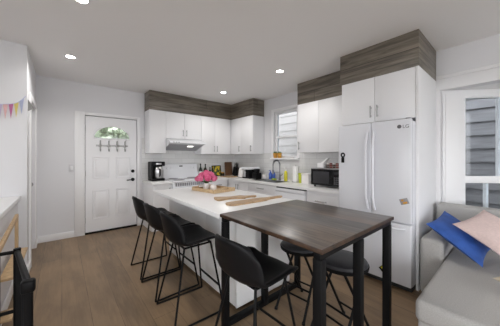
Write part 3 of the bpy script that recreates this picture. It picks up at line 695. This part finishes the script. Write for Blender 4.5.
# ------------------------------------------------------------------ sofa with chaise
sf = thing('sofa', 'light grey fabric chaise sofa beside the refrigerator panel under the bay window', 'sofa', (2.6,0,0))
bxo('chaise_base', (1.72,-.55,.09), (3.25,.412,.30), M['sofa'], sf, .02, 3)
bxo('chaise_cushion', (1.70,-.56,.285), (3.225,.424,.425), M['sofa'], sf, .035, 4)
bxo('seat_base', (2.45,-2.0,.09), (3.25,-.56,.30), M['sofa'], sf, .02, 3)
bxo('seat_cushion', (2.43,-1.8,.285), (3.225,-.565,.425), M['sofa'], sf, .035, 4)
bxo('arm', (2.585,.4265,.04), (3.24,.603,.565), M['sofa'], sf, .035, 4)
bxo('arm', (2.585,-2.05,.04), (3.24,-1.82,.565), M['sofa'], sf, .035, 4)
bxo('back_frame', (3.23,-2.05,.09), (3.405,.598,.80), M['sofa'], sf, .035, 4)
for (x, y) in ((1.80,.34),(1.80,-.48),(3.1,.34),(3.1,-1.9),(2.55,-1.9)):
    bm = bmesh.new(); tube(bm, [(x,y,.0),(x,y,.095)], .018, 10, r2=.024); obj('leg', bm, M['black_metal'], sf)

def pillow(name, A, B, C, D, thick, m, label):
    """cushion from four corners A-B-C-D"""
    A, B, C, D = map(Vector, (A, B, C, D)); n_ = 16; nrm = ((B-A).cross(D-A)).normalized()
    bm = bmesh.new(); g = {}
    for side in (1, -1):
        for i in range(n_+1):
            for j in range(n_+1):
                u = i/n_; v = j/n_; edge = i in (0, n_) or j in (0, n_)
                if edge and side == -1: continue
                su = 4*u*(1-u); sv = 4*v*(1-v)
                uu = .5+(u-.5)*(1-.07*sv if True else 1); vv = .5+(v-.5)*(1-.07*su)
                uu = u+(.5-u)*.09*(sv if edge else sv); vv = v+(.5-v)*.09*su
                p = A*(1-uu)*(1-vv)+B*uu*(1-vv)+C*uu*vv+D*(1-uu)*vv
                t = thick*.5*(su*sv)**.42
                wr = (.006*math.sin(17*u+5*v)*math.sin(13*v-3*u)+.005*math.sin(23*u*v+6*u+2))*su*sv
                g[(side,i,j)] = bm.verts.new(p+nrm*(side*t+wr))
    gv = lambda s, i, j: g[(1,i,j)] if (i in (0,n_) or j in (0,n_)) else g[(s,i,j)]
    for s in (1, -1):
        for i in range(n_):
            for j in range(n_):
                q = [gv(s,i,j), gv(s,i+1,j), gv(s,i+1,j+1), gv(s,i,j+1)]
                bm.faces.new(q if s == 1 else list(reversed(q)))
    c = (A+B+C+D)/4
    return single(name, bm, m, label, 'cushion', (c.x,c.y,min(A.z,B.z,C.z,D.z)), angle=80)
pillow('throw_pillow', (2.63,.565,.69), (3.12,.51,.75), (2.93,.14,.53), (2.44,.175,.48), .11, M['blue'], 'royal blue throw pillow leaning on the sofa arm')
pillow('throw_pillow', (2.68,.385,.72), (3.08,.215,.82), (2.93,-.16,.62), (2.49,.025,.535), .11, M['pink'], 'blush pink throw pillow resting against the blue one')
pillow('throw_pillow', (2.20,.115,.51), (2.39,.01,.56), (2.31,-.29,.50), (2.08,-.19,.475), .09, M['beige'], 'beige cushion on the chaise at the right edge')

# ------------------------------------------------------------------ things on the island
tr = thing('serving_tray', 'square bamboo tray under the pink flowers on the island', 'tray', (1.60,2.70,CT))
R3 = Matrix.Rotation(.14, 3, 'Z'); tc = Vector((1.575,2.66,CT))
def trb(bm, lo, hi, bev=.002):
    lo = Vector(lo); hi = Vector(hi); obox(bm, tc+R3 @ ((lo+hi)/2), hi-lo, R3, bev)
bm = bmesh.new(); trb(bm, (-.17,-.23,0), (.17,.23,.010)); obj('base', bm, M['tray'], tr)
for (lo, hi) in (((-.18,-.24,0),(-.1705,.24,.042)), ((.1705,-.24,0),(.18,.24,.042))): bm = bmesh.new(); trb(bm, lo, hi); obj('side', bm, M['tray'], tr)
for s in (-1, 1):
    y0, y1 = (.2305,.24) if s > 0 else (-.24,-.2305); bm = bmesh.new()
    trb(bm, (-.17,y0,0), (.17,y1,.034)); trb(bm, (-.17,y0,.034), (-.07,y1,.05)); trb(bm, (.07,y0,.034), (.17,y1,.05)); trb(bm, (-.08,y0,.05), (.08,y1,.06)); obj('handle_side', bm, M['tray'], tr)
def vase(x, y, label, h=.085, r=.042):
    bm = bmesh.new(); z = CT+.010
    lathe(bm, [(0,0),(r*.85,0),(r,.012),(r,h*.8),(r*.82,h),(r*.74,h),(r*.74,h*.8),(0,h*.75)], (x,y,z)); return single('vase', bm, M['ceramic'], label, 'vase', (x,y,z), 'white ceramic pots on the tray')
VX, VY = 1.53, 2.765
vase(VX, VY, 'white ceramic vase holding the pink flowers')
vase(1.555, 2.625, 'small white ceramic pot on the tray, right of the flower vase', .07, .042)
fl = thing('flower_bouquet', 'bouquet of bright pink peonies in the white vase', 'flowers', (VX,VY,CT+.085))
heads = [(0,0,.075)]+[(.072*math.cos(a),.072*math.sin(a),.045) for a in (0.3,1.56,2.8,4.1,5.3)]+[(.118*math.cos(a),.118*math.sin(a),-.005) for a in (.9,1.75,2.6,3.5,4.35,5.2,6.1)]
M['petal_deep'] = mat('peony_magenta', (.50,.035,.14), .6, noise=.5, nscale=30, col2=(.68,.14,.27))
for i, (hx, hy_, hz) in enumerate(heads):
    out = Vector((hx, hy_, .11)).normalized(); hx += VX; hy_ += VY; hz += 1.045+random.uniform(-.012,.012)
    bm = bmesh.new(); tube(bm, [(VX+(hx-VX)*.12,VY+(hy_-VY)*.12,CT+.085),(VX+(hx-VX)*.4,VY+(hy_-VY)*.4,(CT+.10+hz)/2),(hx,hy_,hz-.02)], .0035, 6); st = obj('stem', bm, M['leaf'], fl)
    bm = bmesh.new(); q = Vector((0,0,1)).rotation_difference(out).to_matrix().to_4x4(); rs = random.uniform(.85,1.1)
    sph(bm, (hx,hy_,hz), .026*rs, 2, jitter=.06)
    for L_, (nn, el, rr) in enumerate(((7,-.35,.036),(7,.15,.037),(6,.65,.036),(4,1.15,.033))):
        for k in range(nn):
            a = 2*PI*k/nn+L_*.55+i; R_ = q @ Matrix.Rotation(a, 4, 'Z') @ Matrix.Rotation(-el, 4, 'Y') @ Matrix.Translation((rr*rs*.8,0,0)) @ Matrix.Rotation(-.55, 4, 'Y')
            b2 = bmesh.new(); bmesh.ops.create_icosphere(b2, subdivisions=2, radius=.022*rs)
            for v in b2.verts: v.co = Vector((v.co.x*.28+9*v.co.y**2*.6, v.co.y*.95, v.co.z*1.05))
            merge(bm, b2, Matrix.Translation((hx,hy_,hz)) @ R_)
    obj('bloom', bm, M['petal_deep'] if i % 3 == 1 else M['petal'], fl)
for k in range(6):
    a = k*1.05; bm = bmesh.new(); b2 = bmesh.new(); bmesh.ops.create_icosphere(b2, subdivisions=2, radius=.035)
    for v in b2.verts: v.co = Vector((v.co.x*1.5+.05, v.co.y*.6, v.co.z*.1-.3*(v.co.x)**2))
    merge(bm, b2, Matrix.Translation((VX,VY,.985)) @ Matrix.Rotation(a, 4, 'Z')); obj('leaf', bm, M['leaf'], fl)
def board(outline, label, z=CT, th=.018):
    """cutting board from a rounded outline"""
    bm = bmesh.new(); n = len(outline); pts = []
    for i in range(n):
        p0, p1, p2, p3 = [Vector(outline[(i+k) % n]) for k in (-1,0,1,2)]
        for q in range(4):
            t = q/4; pts.append(.5*((2*p1)+(p2-p0)*t+(2*p0-5*p1+4*p2-p3)*t*t+(3*p1-p0-3*p2+p3)*t**3))
    prism(bm, [tuple(p) for p in pts], lambda p, t: Vector((p[0], p[1], z+th*t)))
    es = [e for e in bm.edges if abs(e.verts[0].co.z-e.verts[1].co.z) < 1e-6]
    bmesh.ops.bevel(bm, geom=es, offset=.004, segments=2, affect='EDGES')
    c = sum((p for p in pts), Vector((0,0)))/len(pts)
    return single('cutting_board', bm, M['board'], label, 'cutting board', (c.x,c.y,z), 'maple boards on the island')
def paddle(cx0, cy0, ang, L, W, hl, hw, wob=0):
    o = [(-L/2,-W*.30),(-L*.42,-W/2),(0,-W*.52+wob),(L*.38,-W*.46),(L/2,-hw*1.3),(L/2+hl*.5,-hw),(L/2+hl,-hw*1.1),(L/2+hl+.015,0),(L/2+hl,hw*1.1),(L/2+hl*.5,hw),(L/2,hw*1.3),(L*.38,W*.46),(0,W*.5-wob),(-L*.42,W/2),(-L/2,W*.30)]
    c, s = math.cos(ang), math.sin(ang)
    return [(cx0+x*c-y*s, cy0+x*s+y*c) for x, y in o]
board(paddle(1.40,2.00,-.28,.34,.17,.12,.022,.05), 'wavy-edged maple cutting board on the island, nearer the flower tray')
board(paddle(1.43,1.725,-.02,.50,.12,.20,.020), 'long maple paddle board on the island, nearer the wooden table')

# ------------------------------------------------------------------ things on the back counter
cmk = thing('coffee_maker', 'black drip coffee maker with steel carafe beside the stove', 'coffee maker', (1.38,4.5,CT))
bm = bmesh.new(); box(bm, (1.290,4.40,CT), (1.535,4.66,CT+.05), .01); box(bm, (1.290,4.55,CT+.05), (1.535,4.66,CT+.37), .012); box(bm, (1.290,4.40,CT+.285), (1.535,4.55,CT+.37), .012); box(bm, (1.290,4.41,CT+.05), (1.320,4.55,CT+.285), .004)
obj('body', bm, M['black_plastic'], cmk)
bm = bmesh.new(); lathe(bm, [(0,0),(.08,0),(.098,.03),(.10,.15),(.085,.205),(.07,.22),(0,.22)], (1.430,4.49,CT+.052)); cf = obj('carafe', bm, M['steel'], cmk)
bm = bmesh.new(); tube(bm, smooth_path([(1.430,4.40,CT+.23),(1.430,4.36,CT+.22),(1.430,4.36,CT+.12),(1.430,4.392,CT+.09)], .02), .011, 8); obj('carafe_handle', bm, M['black_plastic'], cf)
bxo('display', (1.365,4.397,CT+.31), (1.465,4.401,CT+.345), M['steel'], cmk, .001)
def bottle(x, y, h, r, m, label, cat='bottle', group='dark bottles by the stove', cap=None):
    t = thing('bottle', label, cat, (x,y,CT), group); bm = bmesh.new()
    lathe(bm, [(0,0),(r*.95,0),(r,.006),(r,h*.58),(r*.8,h*.66),(r*.36,h*.76),(r*.34,h*.93),(0,h*.93)], (x,y,CT)); obj('body', bm, m, t)
    bm = bmesh.new(); lathe(bm, [(0,h*.925),(r*.42,h*.925),(r*.42,h),(0,h)], (x,y,CT)); obj('cap', bm, cap or M['black_plastic'], t)
    bm = bmesh.new(); lathe(bm, [(r*1.01,h*.18),(r*1.015,h*.18),(r*1.015,h*.45),(r*1.01,h*.45)], (x,y,CT), 24, True); obj('paper_label', bm, M['paper'] if h > .28 else M['orange'], t); return t
bottle(2.385,4.58,.315,.037, M['glassgreen'], 'dark wine bottle nearest the stove')
bottle(2.515,4.60,.305,.038, M['glassgreen'], 'dark bottle second from the stove')
bottle(2.635,4.60,.23,.030, M['glassgreen'], 'short dark bottle between the taller bottles and the flower picture')
pf = thing('picture_frame', 'black-framed picture of yellow flowers leaning on the backsplash', 'picture', (2.86,4.66,CT))
rt = Matrix.Rotation(-.14, 3, 'X'); bm = bmesh.new()
for (cx0, cz0, sx, sz) in ((0,.01,.25,.02),(0,.25,.25,.02),(-.115,.13,.02,.22),(.115,.13,.02,.22)): obox(bm, Vector((2.86,4.66,CT+.002))+rt @ Vector((cx0,0,cz0)), (sx,.018,sz), rt, .002)
obj('frame', bm, M['black_plastic'], pf); bm = bmesh.new(); obox(bm, Vector((2.86,4.662,CT+.002))+rt @ Vector((0,0,.13)), (.21,.006,.22), rt); obj('print', bm, M['print'], pf)
bm = bmesh.new(); obox(bm, (3.20,4.665,CT+.175), (.21,.018,.33), Matrix.Rotation(-.1, 3, 'X'), .008, 3); single('cutting_board', bm, M['walnut'], 'dark walnut cutting board standing upright in the counter corner', 'cutting board', (3.20,4.66,CT))
kb = thing('knife_block', 'black knife block with knives in the counter corner', 'knife block', (3.25,4.42,CT))
rk = Matrix.Rotation(.30, 3, 'X'); bm = bmesh.new(); obox(bm, (3.25,4.43,CT+.118), (.11,.10,.21), rk, .006); obj('block', bm, M['black_plastic'], kb)
for k in range(5):
    bm = bmesh.new(); c = Vector((3.25,4.43,CT+.118))+rk @ Vector((-.04+.02*k,.02*(-1)**k,.105)); tube(bm, [c, c+rk @ Vector((0,0,.085+.012*(k % 3)))], .009, 8); obj('knife_handle', bm, M['black_plastic'], kb)
bm = bmesh.new(); box(bm, (2.86,4.15,CT), (3.12,4.52,CT+.018), .006, 3); single('cutting_board', bm, M['board'], 'light wood board lying flat on the counter corner', 'cutting board', (2.99,4.33,CT))
jr = thing('jar', 'small dark jar with a gold lid in front of the flower picture', 'jar', (2.90,4.48,CT)); bm = bmesh.new(); lathe(bm, [(0,0),(.038,0),(.04,.01),(.04,.075),(.034,.085),(0,.085)], (2.92,4.5,CT)); obj('body', bm, M['black_gloss'], jr); bm = bmesh.new(); lathe(bm, [(0,.0855),(.036,.0855),(.036,.105),(0,.105)], (2.92,4.5,CT)); obj('lid', bm, M['orange'], jr)
kt = thing('electric_kettle', 'white electric kettle with black handle beside the coffee machine', 'kettle', (3.13,4.04,CT))
bm = bmesh.new(); lathe(bm, [(0,.012),(.075,.012),(.078,.03),(.068,.16),(.058,.205),(.03,.222),(0,.225)], (3.13,4.04,CT)); obj('body', bm, M['ceramic'], kt)
bm = bmesh.new(); lathe(bm, [(0,0),(.08,0),(.08,.0118),(0,.0118)], (3.13,4.04,CT)); obj('base', bm, M['black_plastic'], kt)
bm = bmesh.new(); tube(bm, smooth_path([(3.12,4.10,CT+.205),(3.12,4.165,CT+.21),(3.12,4.165,CT+.07),(3.12,4.112,CT+.05)], .03), .013, 8); obj('handle', bm, M['black_plastic'], kt)
bm = bmesh.new(); sph(bm, (3.13,4.04,CT+.232), .012, 1); obj('lid_knob', bm, M['black_plastic'], kt)
em = thing('coffee_machine', 'wide black coffee machine with pale top on the corner counter', 'coffee machine', (3.15,3.78,CT))
bm = bmesh.new(); box(bm, (3.05,3.64,CT), (3.32,3.92,CT+.03), .006); box(bm, (3.14,3.64,CT+.03), (3.32,3.92,CT+.19), .01); box(bm, (3.03,3.66,CT+.03), (3.14,3.78,CT+.17), .01); obj('body', bm, M['black_plastic'], em)
bxo('lid', (3.02,3.635,CT+.1905), (3.325,3.925,CT+.245), M['applw'], em, .012, 3)
bm = bmesh.new(); lathe(bm, [(0,0),(.045,0),(.05,.02),(.05,.10),(0,.10)], (3.085,3.85,CT+.031)); obj('cup', bm, M['steel'], em)
c2 = thing('coffee_grinder', 'black kitchen grinder with hopper right of the coffee machine', 'grinder', (3.14,3.54,CT))
bm = bmesh.new(); box(bm, (3.07,3.47,CT), (3.22,3.61,CT+.13), .012); obj('base', bm, M['black_plastic'], c2)
bm = bmesh.new(); lathe(bm, [(0,.1302),(.05,.1302),(.065,.17),(.065,.205),(.05,.215),(0,.215)], (3.145,3.54,CT)); obj('hopper', bm, M['black_gloss'], c2)
bm = bmesh.new(); tube(bm, smooth_path([(3.10,3.465,CT+.12),(3.10,3.42,CT+.17),(3.10,3.40,CT+.19)], .03), .010, 8); obj('handle', bm, M['black_plastic'], c2)
def mug(x, y, label, m='ceramic'):
    t = thing('mug', label, 'mug', (x,y,CT+.004)); bm = bmesh.new(); lathe(bm, [(0,0),(.033,0),(.038,.01),(.04,.088),(.036,.088),(.034,.012),(0,.01)], (x,y,CT+.0045)); obj('body', bm, M[m], t)
    bm = bmesh.new(); tube(bm, smooth_path([(x-.03,y-.025,CT+.075),(x-.05,y-.045,CT+.07),(x-.05,y-.045,CT+.03),(x-.03,y-.025,CT+.022)], .015), .005, 8); obj('handle', bm, M[m], t)
bm = bmesh.new(); box(bm, (2.93,3.325,CT), (3.33,3.455,CT+.004), .001); single('drying_mat', bm, M['dark'], 'dark drying mat beside the sink', 'mat', (3.13,3.38,CT))
mug(3.22, 3.395, 'white mug on the dark mat beside the sink')
def pump(x, y, h, r, m, label):
    t = thing('soap_bottle', label, 'soap bottle', (x,y,CT), 'soap bottles by the sink'); bm = bmesh.new()
    lathe(bm, [(0,0),(r*.9,0),(r,.008),(r,h*.55),(r*.75,h*.68),(r*.35,h*.76),(0,h*.76)], (x,y,CT)); obj('body', bm, m, t)
    bm = bmesh.new(); lathe(bm, [(0,h*.755),(r*.4,h*.755),(r*.4,h*.85),(r*.16,h*.86),(r*.16,h*.97),(0,h*.97)], (x,y,CT)); tube(bm, [(x,y,CT+h*.965),(x-.05,y-.01,CT+h*.95)], .007, 8); obj('pump', bm, m if m is M['bluep'] else M['ceramic'], t)
pump(3.34, 3.33, .19, .036, M['bluep'], 'blue soap bottle farther from the faucet')
pump(3.345, 3.235, .185, .034, M['bluep'], 'blue soap bottle closer to the faucet')
pump(3.30, 2.875, .26, .034, M['yellow'], 'tall yellow dish soap bottle right of the faucet')
bm = bmesh.new(); box(bm, (3.25,3.12,CT+.0), (3.31,3.21,CT+.03), .006); single('sponge', bm, M['sponge'], 'green sponge by the faucet on the sink edge', 'sponge', (3.28,3.165,CT))
pt = thing('paper_towel', 'white paper towel roll standing on the counter', 'paper towel', (3.29,2.625,CT))
bm = bmesh.new(); lathe(bm, [(0,0),(.075,0),(.075,.010),(0,.010)], (3.29,2.625,CT)); obj('stand', bm, M['chrome'], pt)
bm = bmesh.new(); lathe(bm, [(.02,.0105),(.058,.0105),(.058,.29),(.02,.29)], (3.29,2.625,CT), 28, True); obj('roll', bm, M['paper'], pt)
bm = bmesh.new(); lathe(bm, [(0,.0101),(.008,.0101),(.008,.315),(0,.32)], (3.29,2.625,CT)); obj('rod', bm, M['chrome'], pt)
cu = thing('tumbler', 'lime yellow tumbler right of the paper towel roll', 'cup', (3.24,2.475,CT)); bm = bmesh.new(); lathe(bm, [(0,0),(.034,0),(.043,.165),(.040,.165),(.031,.006),(0,.006)], (3.24,2.475,CT)); obj('body', bm, M['lime'], cu); bm = bmesh.new(); lathe(bm, [(.042,.150),(.046,.150),(.046,.172),(.042,.172)], (3.24,2.475,CT), 24, True); obj('lid', bm, M['lime'], cu)
cn = thing('canister', 'white square canister between lime tumbler and microwave', 'canister', (3.24,2.33,CT)); bxo('body', (3.165,2.26,CT), (3.325,2.41,CT+.15), M['ceramic'], cn, .012, 3); bxo('lid', (3.16,2.255,CT+.1505), (3.33,2.415,CT+.175), M['ceramic'], cn, .008, 3)
# microwave
mw = thing('microwave', 'black microwave oven with silver trim beside the refrigerator', 'microwave', (3.17,1.85,CT))
bxo('body', (3.005,1.60,CT+.025), (3.39,2.085,CT+.285), M['grey_plastic'], mw, .005)
dm = bxo('door', (2.985,1.725,CT+.03), (3.0045,2.085,CT+.272), M['black_gloss'], mw, .003); bxo('window', (2.983,1.775,CT+.06), (2.9855,2.045,CT+.235), M['mwglass'], dm, .001)
pm = bxo('control_panel', (2.985,1.60,CT+.03), (3.0045,1.722,CT+.272), M['black_gloss'], mw, .003)
for r_ in range(4):
    for c_ in range(3): bxo('button', (2.983,1.625+c_*.028,CT+.06+r_*.028), (2.9856,1.645+c_*.028,CT+.078+r_*.028), M['logo'], pm, 0)
bxo('display', (2.983,1.622,CT+.205), (2.9856,1.702,CT+.24), M['mwglass'], pm, 0)
bxo('trim_strip', (2.986,1.60,CT+.2725), (3.0045,2.085,CT+.285), M['chrome'], mw, .001)
for (x, y) in ((3.04,1.64),(3.04,2.05),(3.35,1.64),(3.35,2.05)): bm = bmesh.new(); lathe(bm, [(0,0),(.015,0),(.015,.0245),(0,.0245)], (x,y,CT)); obj('foot', bm, M['black_plastic'], mw)
MT = CT+.2855
bx1 = thing('tissue_box', 'white paper box with folded flap on top of the microwave', 'box', (3.2,2.03,MT)); bxo('body', (3.14,1.96,MT), (3.26,2.075,MT+.075), M['paper'], bx1, .003)
bm = bmesh.new(); prism(bm, [(1.98,MT+.0755),(2.03,MT+.0755),(1.93,MT+.155),(1.90,MT+.15)], lambda p, t: Vector((3.17+.05*t, p[0], p[1]))); obj('paper', bm, M['paper'], bx1)
sr = thing('spice_rack', 'low wire rack holding spice jars on top of the microwave', 'rack', (3.16,1.76,MT))
bm = bmesh.new(); y0, y1, xx0, xx1 = 1.62, 1.91, 3.07, 3.25
box(bm, (xx0,y0,MT), (xx1,y1,MT+.004))
for z in (.03,.055): tube(bm, [(xx0,y0,MT+z),(xx1,y0,MT+z),(xx1,y1,MT+z),(xx0,y1,MT+z)], .003, 6, closed=True)
for (x, y) in ((xx0,y0),(xx1,y0),(xx1,y1),(xx0,y1)): tube(bm, [(x,y,MT+.002),(x,y,MT+.055)], .003, 6)
obj('frame', bm, M['chrome'], sr)
for k in range(5):
    lbl = ['leftmost spice jar in the rack on the microwave, dark brown','second spice jar from the left in the rack on the microwave, red','middle spice jar in the rack on the microwave, dark brown','fourth spice jar from the left in the rack on the microwave, red','rightmost spice jar in the rack, beside the refrigerator'][k]
    y = 1.875-k*.052; t = thing('spice_jar', lbl, 'jar', (3.12,y,MT+.004), 'spice jars on the microwave'); bm = bmesh.new(); lathe(bm, [(0,0),(.021,0),(.022,.05),(.018,.055),(0,.055)], (3.12,y,MT+.0045)); obj('body', bm, M['red'] if k % 2 else M['dkred'], t)
    bm = bmesh.new(); lathe(bm, [(0,.0555),(.019,.0555),(.019,.073),(0,.073)], (3.12,y,MT+.0045)); obj('lid', bm, M['red'] if k in (1,3) else M['ceramic'], t)
# window sill plants
for k, (y, lb) in enumerate(((3.265,'small plant in amber pot on the window sill, farther from the faucet spout'), (3.145,'small plant in amber pot on the window sill, second from the left'))):
    t = thing('potted_plant', lb.replace('farther from the faucet spout','leftmost'), 'plant', (XR-.012,y,WZ0), 'sill plants'); bm = bmesh.new(); lathe(bm, [(0,0),(.034,0),(.046,.085),(.049,.10),(.042,.10),(.04,.085),(0,.085)], (XR-.012,y,WZ0)); obj('pot', bm, M['orange'], t)
    for j in range(11):
        bm = bmesh.new(); b2 = bmesh.new(); bmesh.ops.create_icosphere(b2, subdivisions=1, radius=.022)
        for v in b2.verts: v.co = Vector((v.co.x*1.5+.03, v.co.y*.6, v.co.z*.2))
        merge(bm, b2, Matrix.Translation((XR-.012,y,WZ0+.085)) @ Matrix.Rotation(2.4*j, 4, 'Z') @ Matrix.Rotation(-.5-.07*j, 4, 'Y')); obj('leaf', bm, M['leaf'], t)
bm = bmesh.new(); lathe(bm, [(0,0),(.03,0),(.05,.018),(.047,.018),(.028,.004),(0,.004)], (XR-.005,2.83,WZ0)); single('saucer', bm, M['ceramic'], 'small white saucer on the window sill', 'saucer', (XR-.005,2.83,WZ0))

# ------------------------------------------------------------------ left edge: bunting, ledge, gate, kitchen tower
bt = thing('bunting', 'string of pastel triangular felt flags on the left wall', 'bunting', (-.6,YS-.02,2.0))
def by(x):
    d = -.30-x; return 2.02-1.75*d+(6.2*d*d if d < .13 else 6.2*.0169+(d-.13)*1.55)+(0 if d < .2 else (d-.2)*.25)
bm = bmesh.new(); tube(bm, [(-.31-.03*k, YS-.012, by(-.31-.03*k)) for k in range(18)], .003, 6); obj('string', bm, M['flag_blue'], bt)
fx = -.325
for k, c in enumerate(('flag_blue','flag_yellow','flag_magenta','flag_salmon','flag_purple','flag_yellow','flag_magenta','flag_blue')):
    xa, xb = fx, fx-.036; fx -= .041
    za, zb = by(xa), by(xb); bm = bmesh.new()
    h_ = .165; tip = ((xa+xb)/2, YS-.02-.01*(k % 2), (za+zb)/2-h_)
    pts = []
    A = Vector((xa,YS-.013,za)); B = Vector((xb,YS-.013,zb)); T = Vector(tip); o_ = Vector((0,.003,0))
    f1 = [bm.verts.new(p) for p in (A, B, T)]; f2 = [bm.verts.new(p+o_) for p in (A, B, T)]
    bm.faces.new(f1); bm.faces.new(list(reversed(f2)))
    for q in range(3): bm.faces.new((f1[q], f1[(q+1) % 3], f2[(q+1) % 3], f2[q]))
    obj('flag', bm, M[c], bt, smooth=False)
bm = bmesh.new(); prism(bm, [(-.299,1.985),(-.299,1.845),(-.247,1.885)], lambda p, t: Vector((p[0], 3.60+.004*t, p[1]))); single('pennant', bm, M['flag_grey'], 'single grey felt flag around the corner from the bunting', 'pennant', (-.28,3.60,1.845), smooth=False)
# half wall with white cap
struct(bxo('wall_half', (-.95,1.2,0), (-.375,YS-.001,.845), M['wall'], bev=.003))
struct(bxo('trim_ledge', (-.97,1.18,.846), (-.352,YS-.001,.888), M['trim'], bev=.006))
bm = bmesh.new(); box(bm, (-.374,1.2,0), (-.360,YS-.017,.105), .004); struct(obj('baseboard_half', bm, M['trim']))
# wooden kitchen tower
kw = thing('kitchen_step_tower', 'light pine step tower for a child behind the black gate', 'step tower', (-.28,2.7,0))
def beam(name, a, b, wx, wy):
    a = Vector(a); b = Vector(b); d = (b-a); L = d.length; q = Vector((0,0,1)).rotation_difference(d.normalized()).to_matrix()
    bm = bmesh.new(); obox(bm, (a+b)/2, (wx,wy,L), q, .003); return obj(name, bm, M['pine'], kw)
TWX0 = -.345
beam('post', (TWX0+.014,3.07,0), (TWX0+.014,3.07,.745), .024, .036); beam('post', (TWX0+.014,2.20,0), (TWX0+.014,2.20,.66), .024, .036)
beam('top_rail', (TWX0+.014,3.09,.757), (TWX0+.014,2.15,.668), .024, .034)
bxo('platform', (TWX0+.002,2.34,.432), (-.252,3.045,.452), M['pine'], kw, .003)
beam('leg', (-.263,2.40,0), (-.263,2.40,.431), .02, .036)
bxo('step', (TWX0+.002,2.22,.20), (-.262,2.37,.218), M['pine'], kw, .003)

# black gate
gt = thing('safety_gate', 'black metal safety gate at the lower left edge', 'gate', (-.2,1.6,0))
g0 = Vector((-.205,1.925,0)); g1 = Vector((-.118,1.42,0)); gz = .75
bm = bmesh.new(); tube(bm, [g0+Vector((0,0,gz)), g1+Vector((0,0,gz))], .014, 10); obj('top_rail', bm, M['black_metal'], gt)
bm = bmesh.new(); tube(bm, [g0+Vector((0,0,.06)), g1+Vector((0,0,.06))], .012, 10); obj('bottom_rail', bm, M['black_metal'], gt)
for k in range(8):
    p = g0.lerp(g1, (k+.3)/8.2); bm = bmesh.new(); tube(bm, [p+Vector((0,0,.06)), p+Vector((0,0,gz))], .008, 8); obj('baluster', bm, M['black_metal'], gt)
bm = bmesh.new(); tube(bm, [g0, g0+Vector((0,0,gz+.02))], .017, 10); obj('post', bm, M['black_metal'], gt)
bm = bmesh.new(); tube(bm, [g1, g1+Vector((0,0,gz))], .019, 10); obj('post', bm, M['black_metal'], gt)
bm = bmesh.new(); box(bm, (g1.x-.024,g1.y-.022,gz-.045), (g1.x+.026,g1.y+.022,gz+.012), .012, 3); obj('latch', bm, M['black_metal'], gt)
bm = bmesh.new(); g2 = Vector((-.93,1.96,0)); g2 = Vector((-.345,1.935,0))
for z in (gz, .40):
    bm = bmesh.new(); tube(bm, [g0+Vector((0,0,z)), g2+Vector((0,0,z))], .011, 8); obj('fixed_rail', bm, M['black_metal'], gt)
bm = bmesh.new(); p = g0.lerp(g2, .55); tube(bm, [p, p+Vector((0,0,gz))], .008, 8); obj('baluster', bm, M['black_metal'], gt)

# ------------------------------------------------------------------ ceiling downlights
def downlight(x, y, label, first=None):
    if first is None:
        t = thing('downlight', label, 'ceiling light', (x,y,H), 'recessed ceiling lights')
        bm = bmesh.new(); lathe(bm, [(.044,-.001),(.062,-.001),(.062,-.006),(.05,-.007),(.044,-.006)], (x,y,H), 32, True); obj('trim_ring', bm, M['trim'], t)
        bm = bmesh.new(); lathe(bm, [(0,-.001),(.0435,-.001),(.0435,-.005),(0,-.0058)], (x,y,H), 32); obj('lens', bm, M['lamp'], t)
    else:
        t = copy_tree(first); t.location = (x,y,H); t['label'] = label
    ld = bpy.data.lights.new('lamp', 'SPOT'); ld.energy = DOWNLIGHT_W; ld.spot_size = math.radians(150); ld.spot_blend = .6; ld.shadow_soft_size = .06; ld.color = (1,.975,.94)
    lo = bpy.data.objects.new('lamp', ld); COL.objects.link(lo); lo.location = (0,0,-.02); lo.parent = t
    return t
L0 = downlight(.083, 3.60, 'recessed ceiling light near the entry door')
dls = [(.118,2.24,'recessed ceiling light at the top edge of the photo'), (2.397,3.665,'recessed ceiling light near the corner cabinets'), (2.441,2.241,'recessed ceiling light in front of the microwave cabinet')]
for x, y, lb in dls: 
    t = thing('downlight', lb, 'ceiling light', (x,y,H), 'recessed ceiling lights')
    for ch in list(L0.children):
        if ch.type == 'MESH': copy_tree(ch, t)
    ld = bpy.data.objects.new('lamp', [c for c in L0.children if c.type == 'LIGHT'][0].data); COL.objects.link(ld); ld.location = (0,0,-.02); ld.parent = t

# ------------------------------------------------------------------ outside
struct(bxo('ground', (-14,-16,-.30), (16,16,-.20), M['ground'], bev=0))
def siding(name, x, y0, y1, z0, z1, m, label, pitch, lap=.034):
    bm = bmesh.new(); z = z0
    while z < z1:
        prism(bm, [(x+.02,z),(x-lap,z),(x,z+pitch),(x+.02,z+pitch)], lambda p, t: Vector((p[0], y0+(y1-y0)*t, p[1]))); z += pitch
    box(bm, (x+.02,y0,-.2), (x+.2,y1,z1))
    single(name, bm, m, label, 'house', (x,(y0+y1)/2,-.2), smooth=False)
siding('neighbor_wall', 5.7, 2.45, 8.0, -.2, 5.0, M['siding_pale'], 'pale clapboard wall of the next house seen through the kitchen window', .24, .016)
siding('neighbor_wall', 5.75, -4.5, 2.40, -.2, 3.6, M['siding_grey'], 'grey clapboard wall of the next house outside the bay window', .24)
bm = bmesh.new(); random.seed(3)
for k in range(16000):
    c = Vector((random.uniform(-2.4,3.4), 7.5+random.uniform(-.7,.9), random.uniform(-.2,4.6))); R_ = Matrix.Rotation(random.uniform(-.9,.9), 4, 'Z') @ Matrix.Rotation(PI/2+random.uniform(-.8,.8), 4, 'X') @ Matrix.Rotation(random.uniform(0,6.3), 4, 'Z')
    s = random.uniform(.07,.15); q = [Vector((-s,0,0)), Vector((0,-s*.5,0)), Vector((s,0,0)), Vector((0,s*.5,0))]
    bm.faces.new([bm.verts.new(c+R_ @ p) for p in q])
o = obj('hedge', bm, M['leaf_pale'], None, smooth=False); origin(o, (.8,7.4,-.2)); tag(o, 'pale green foliage outside the half-moon door window', 'shrub', kind='stuff')
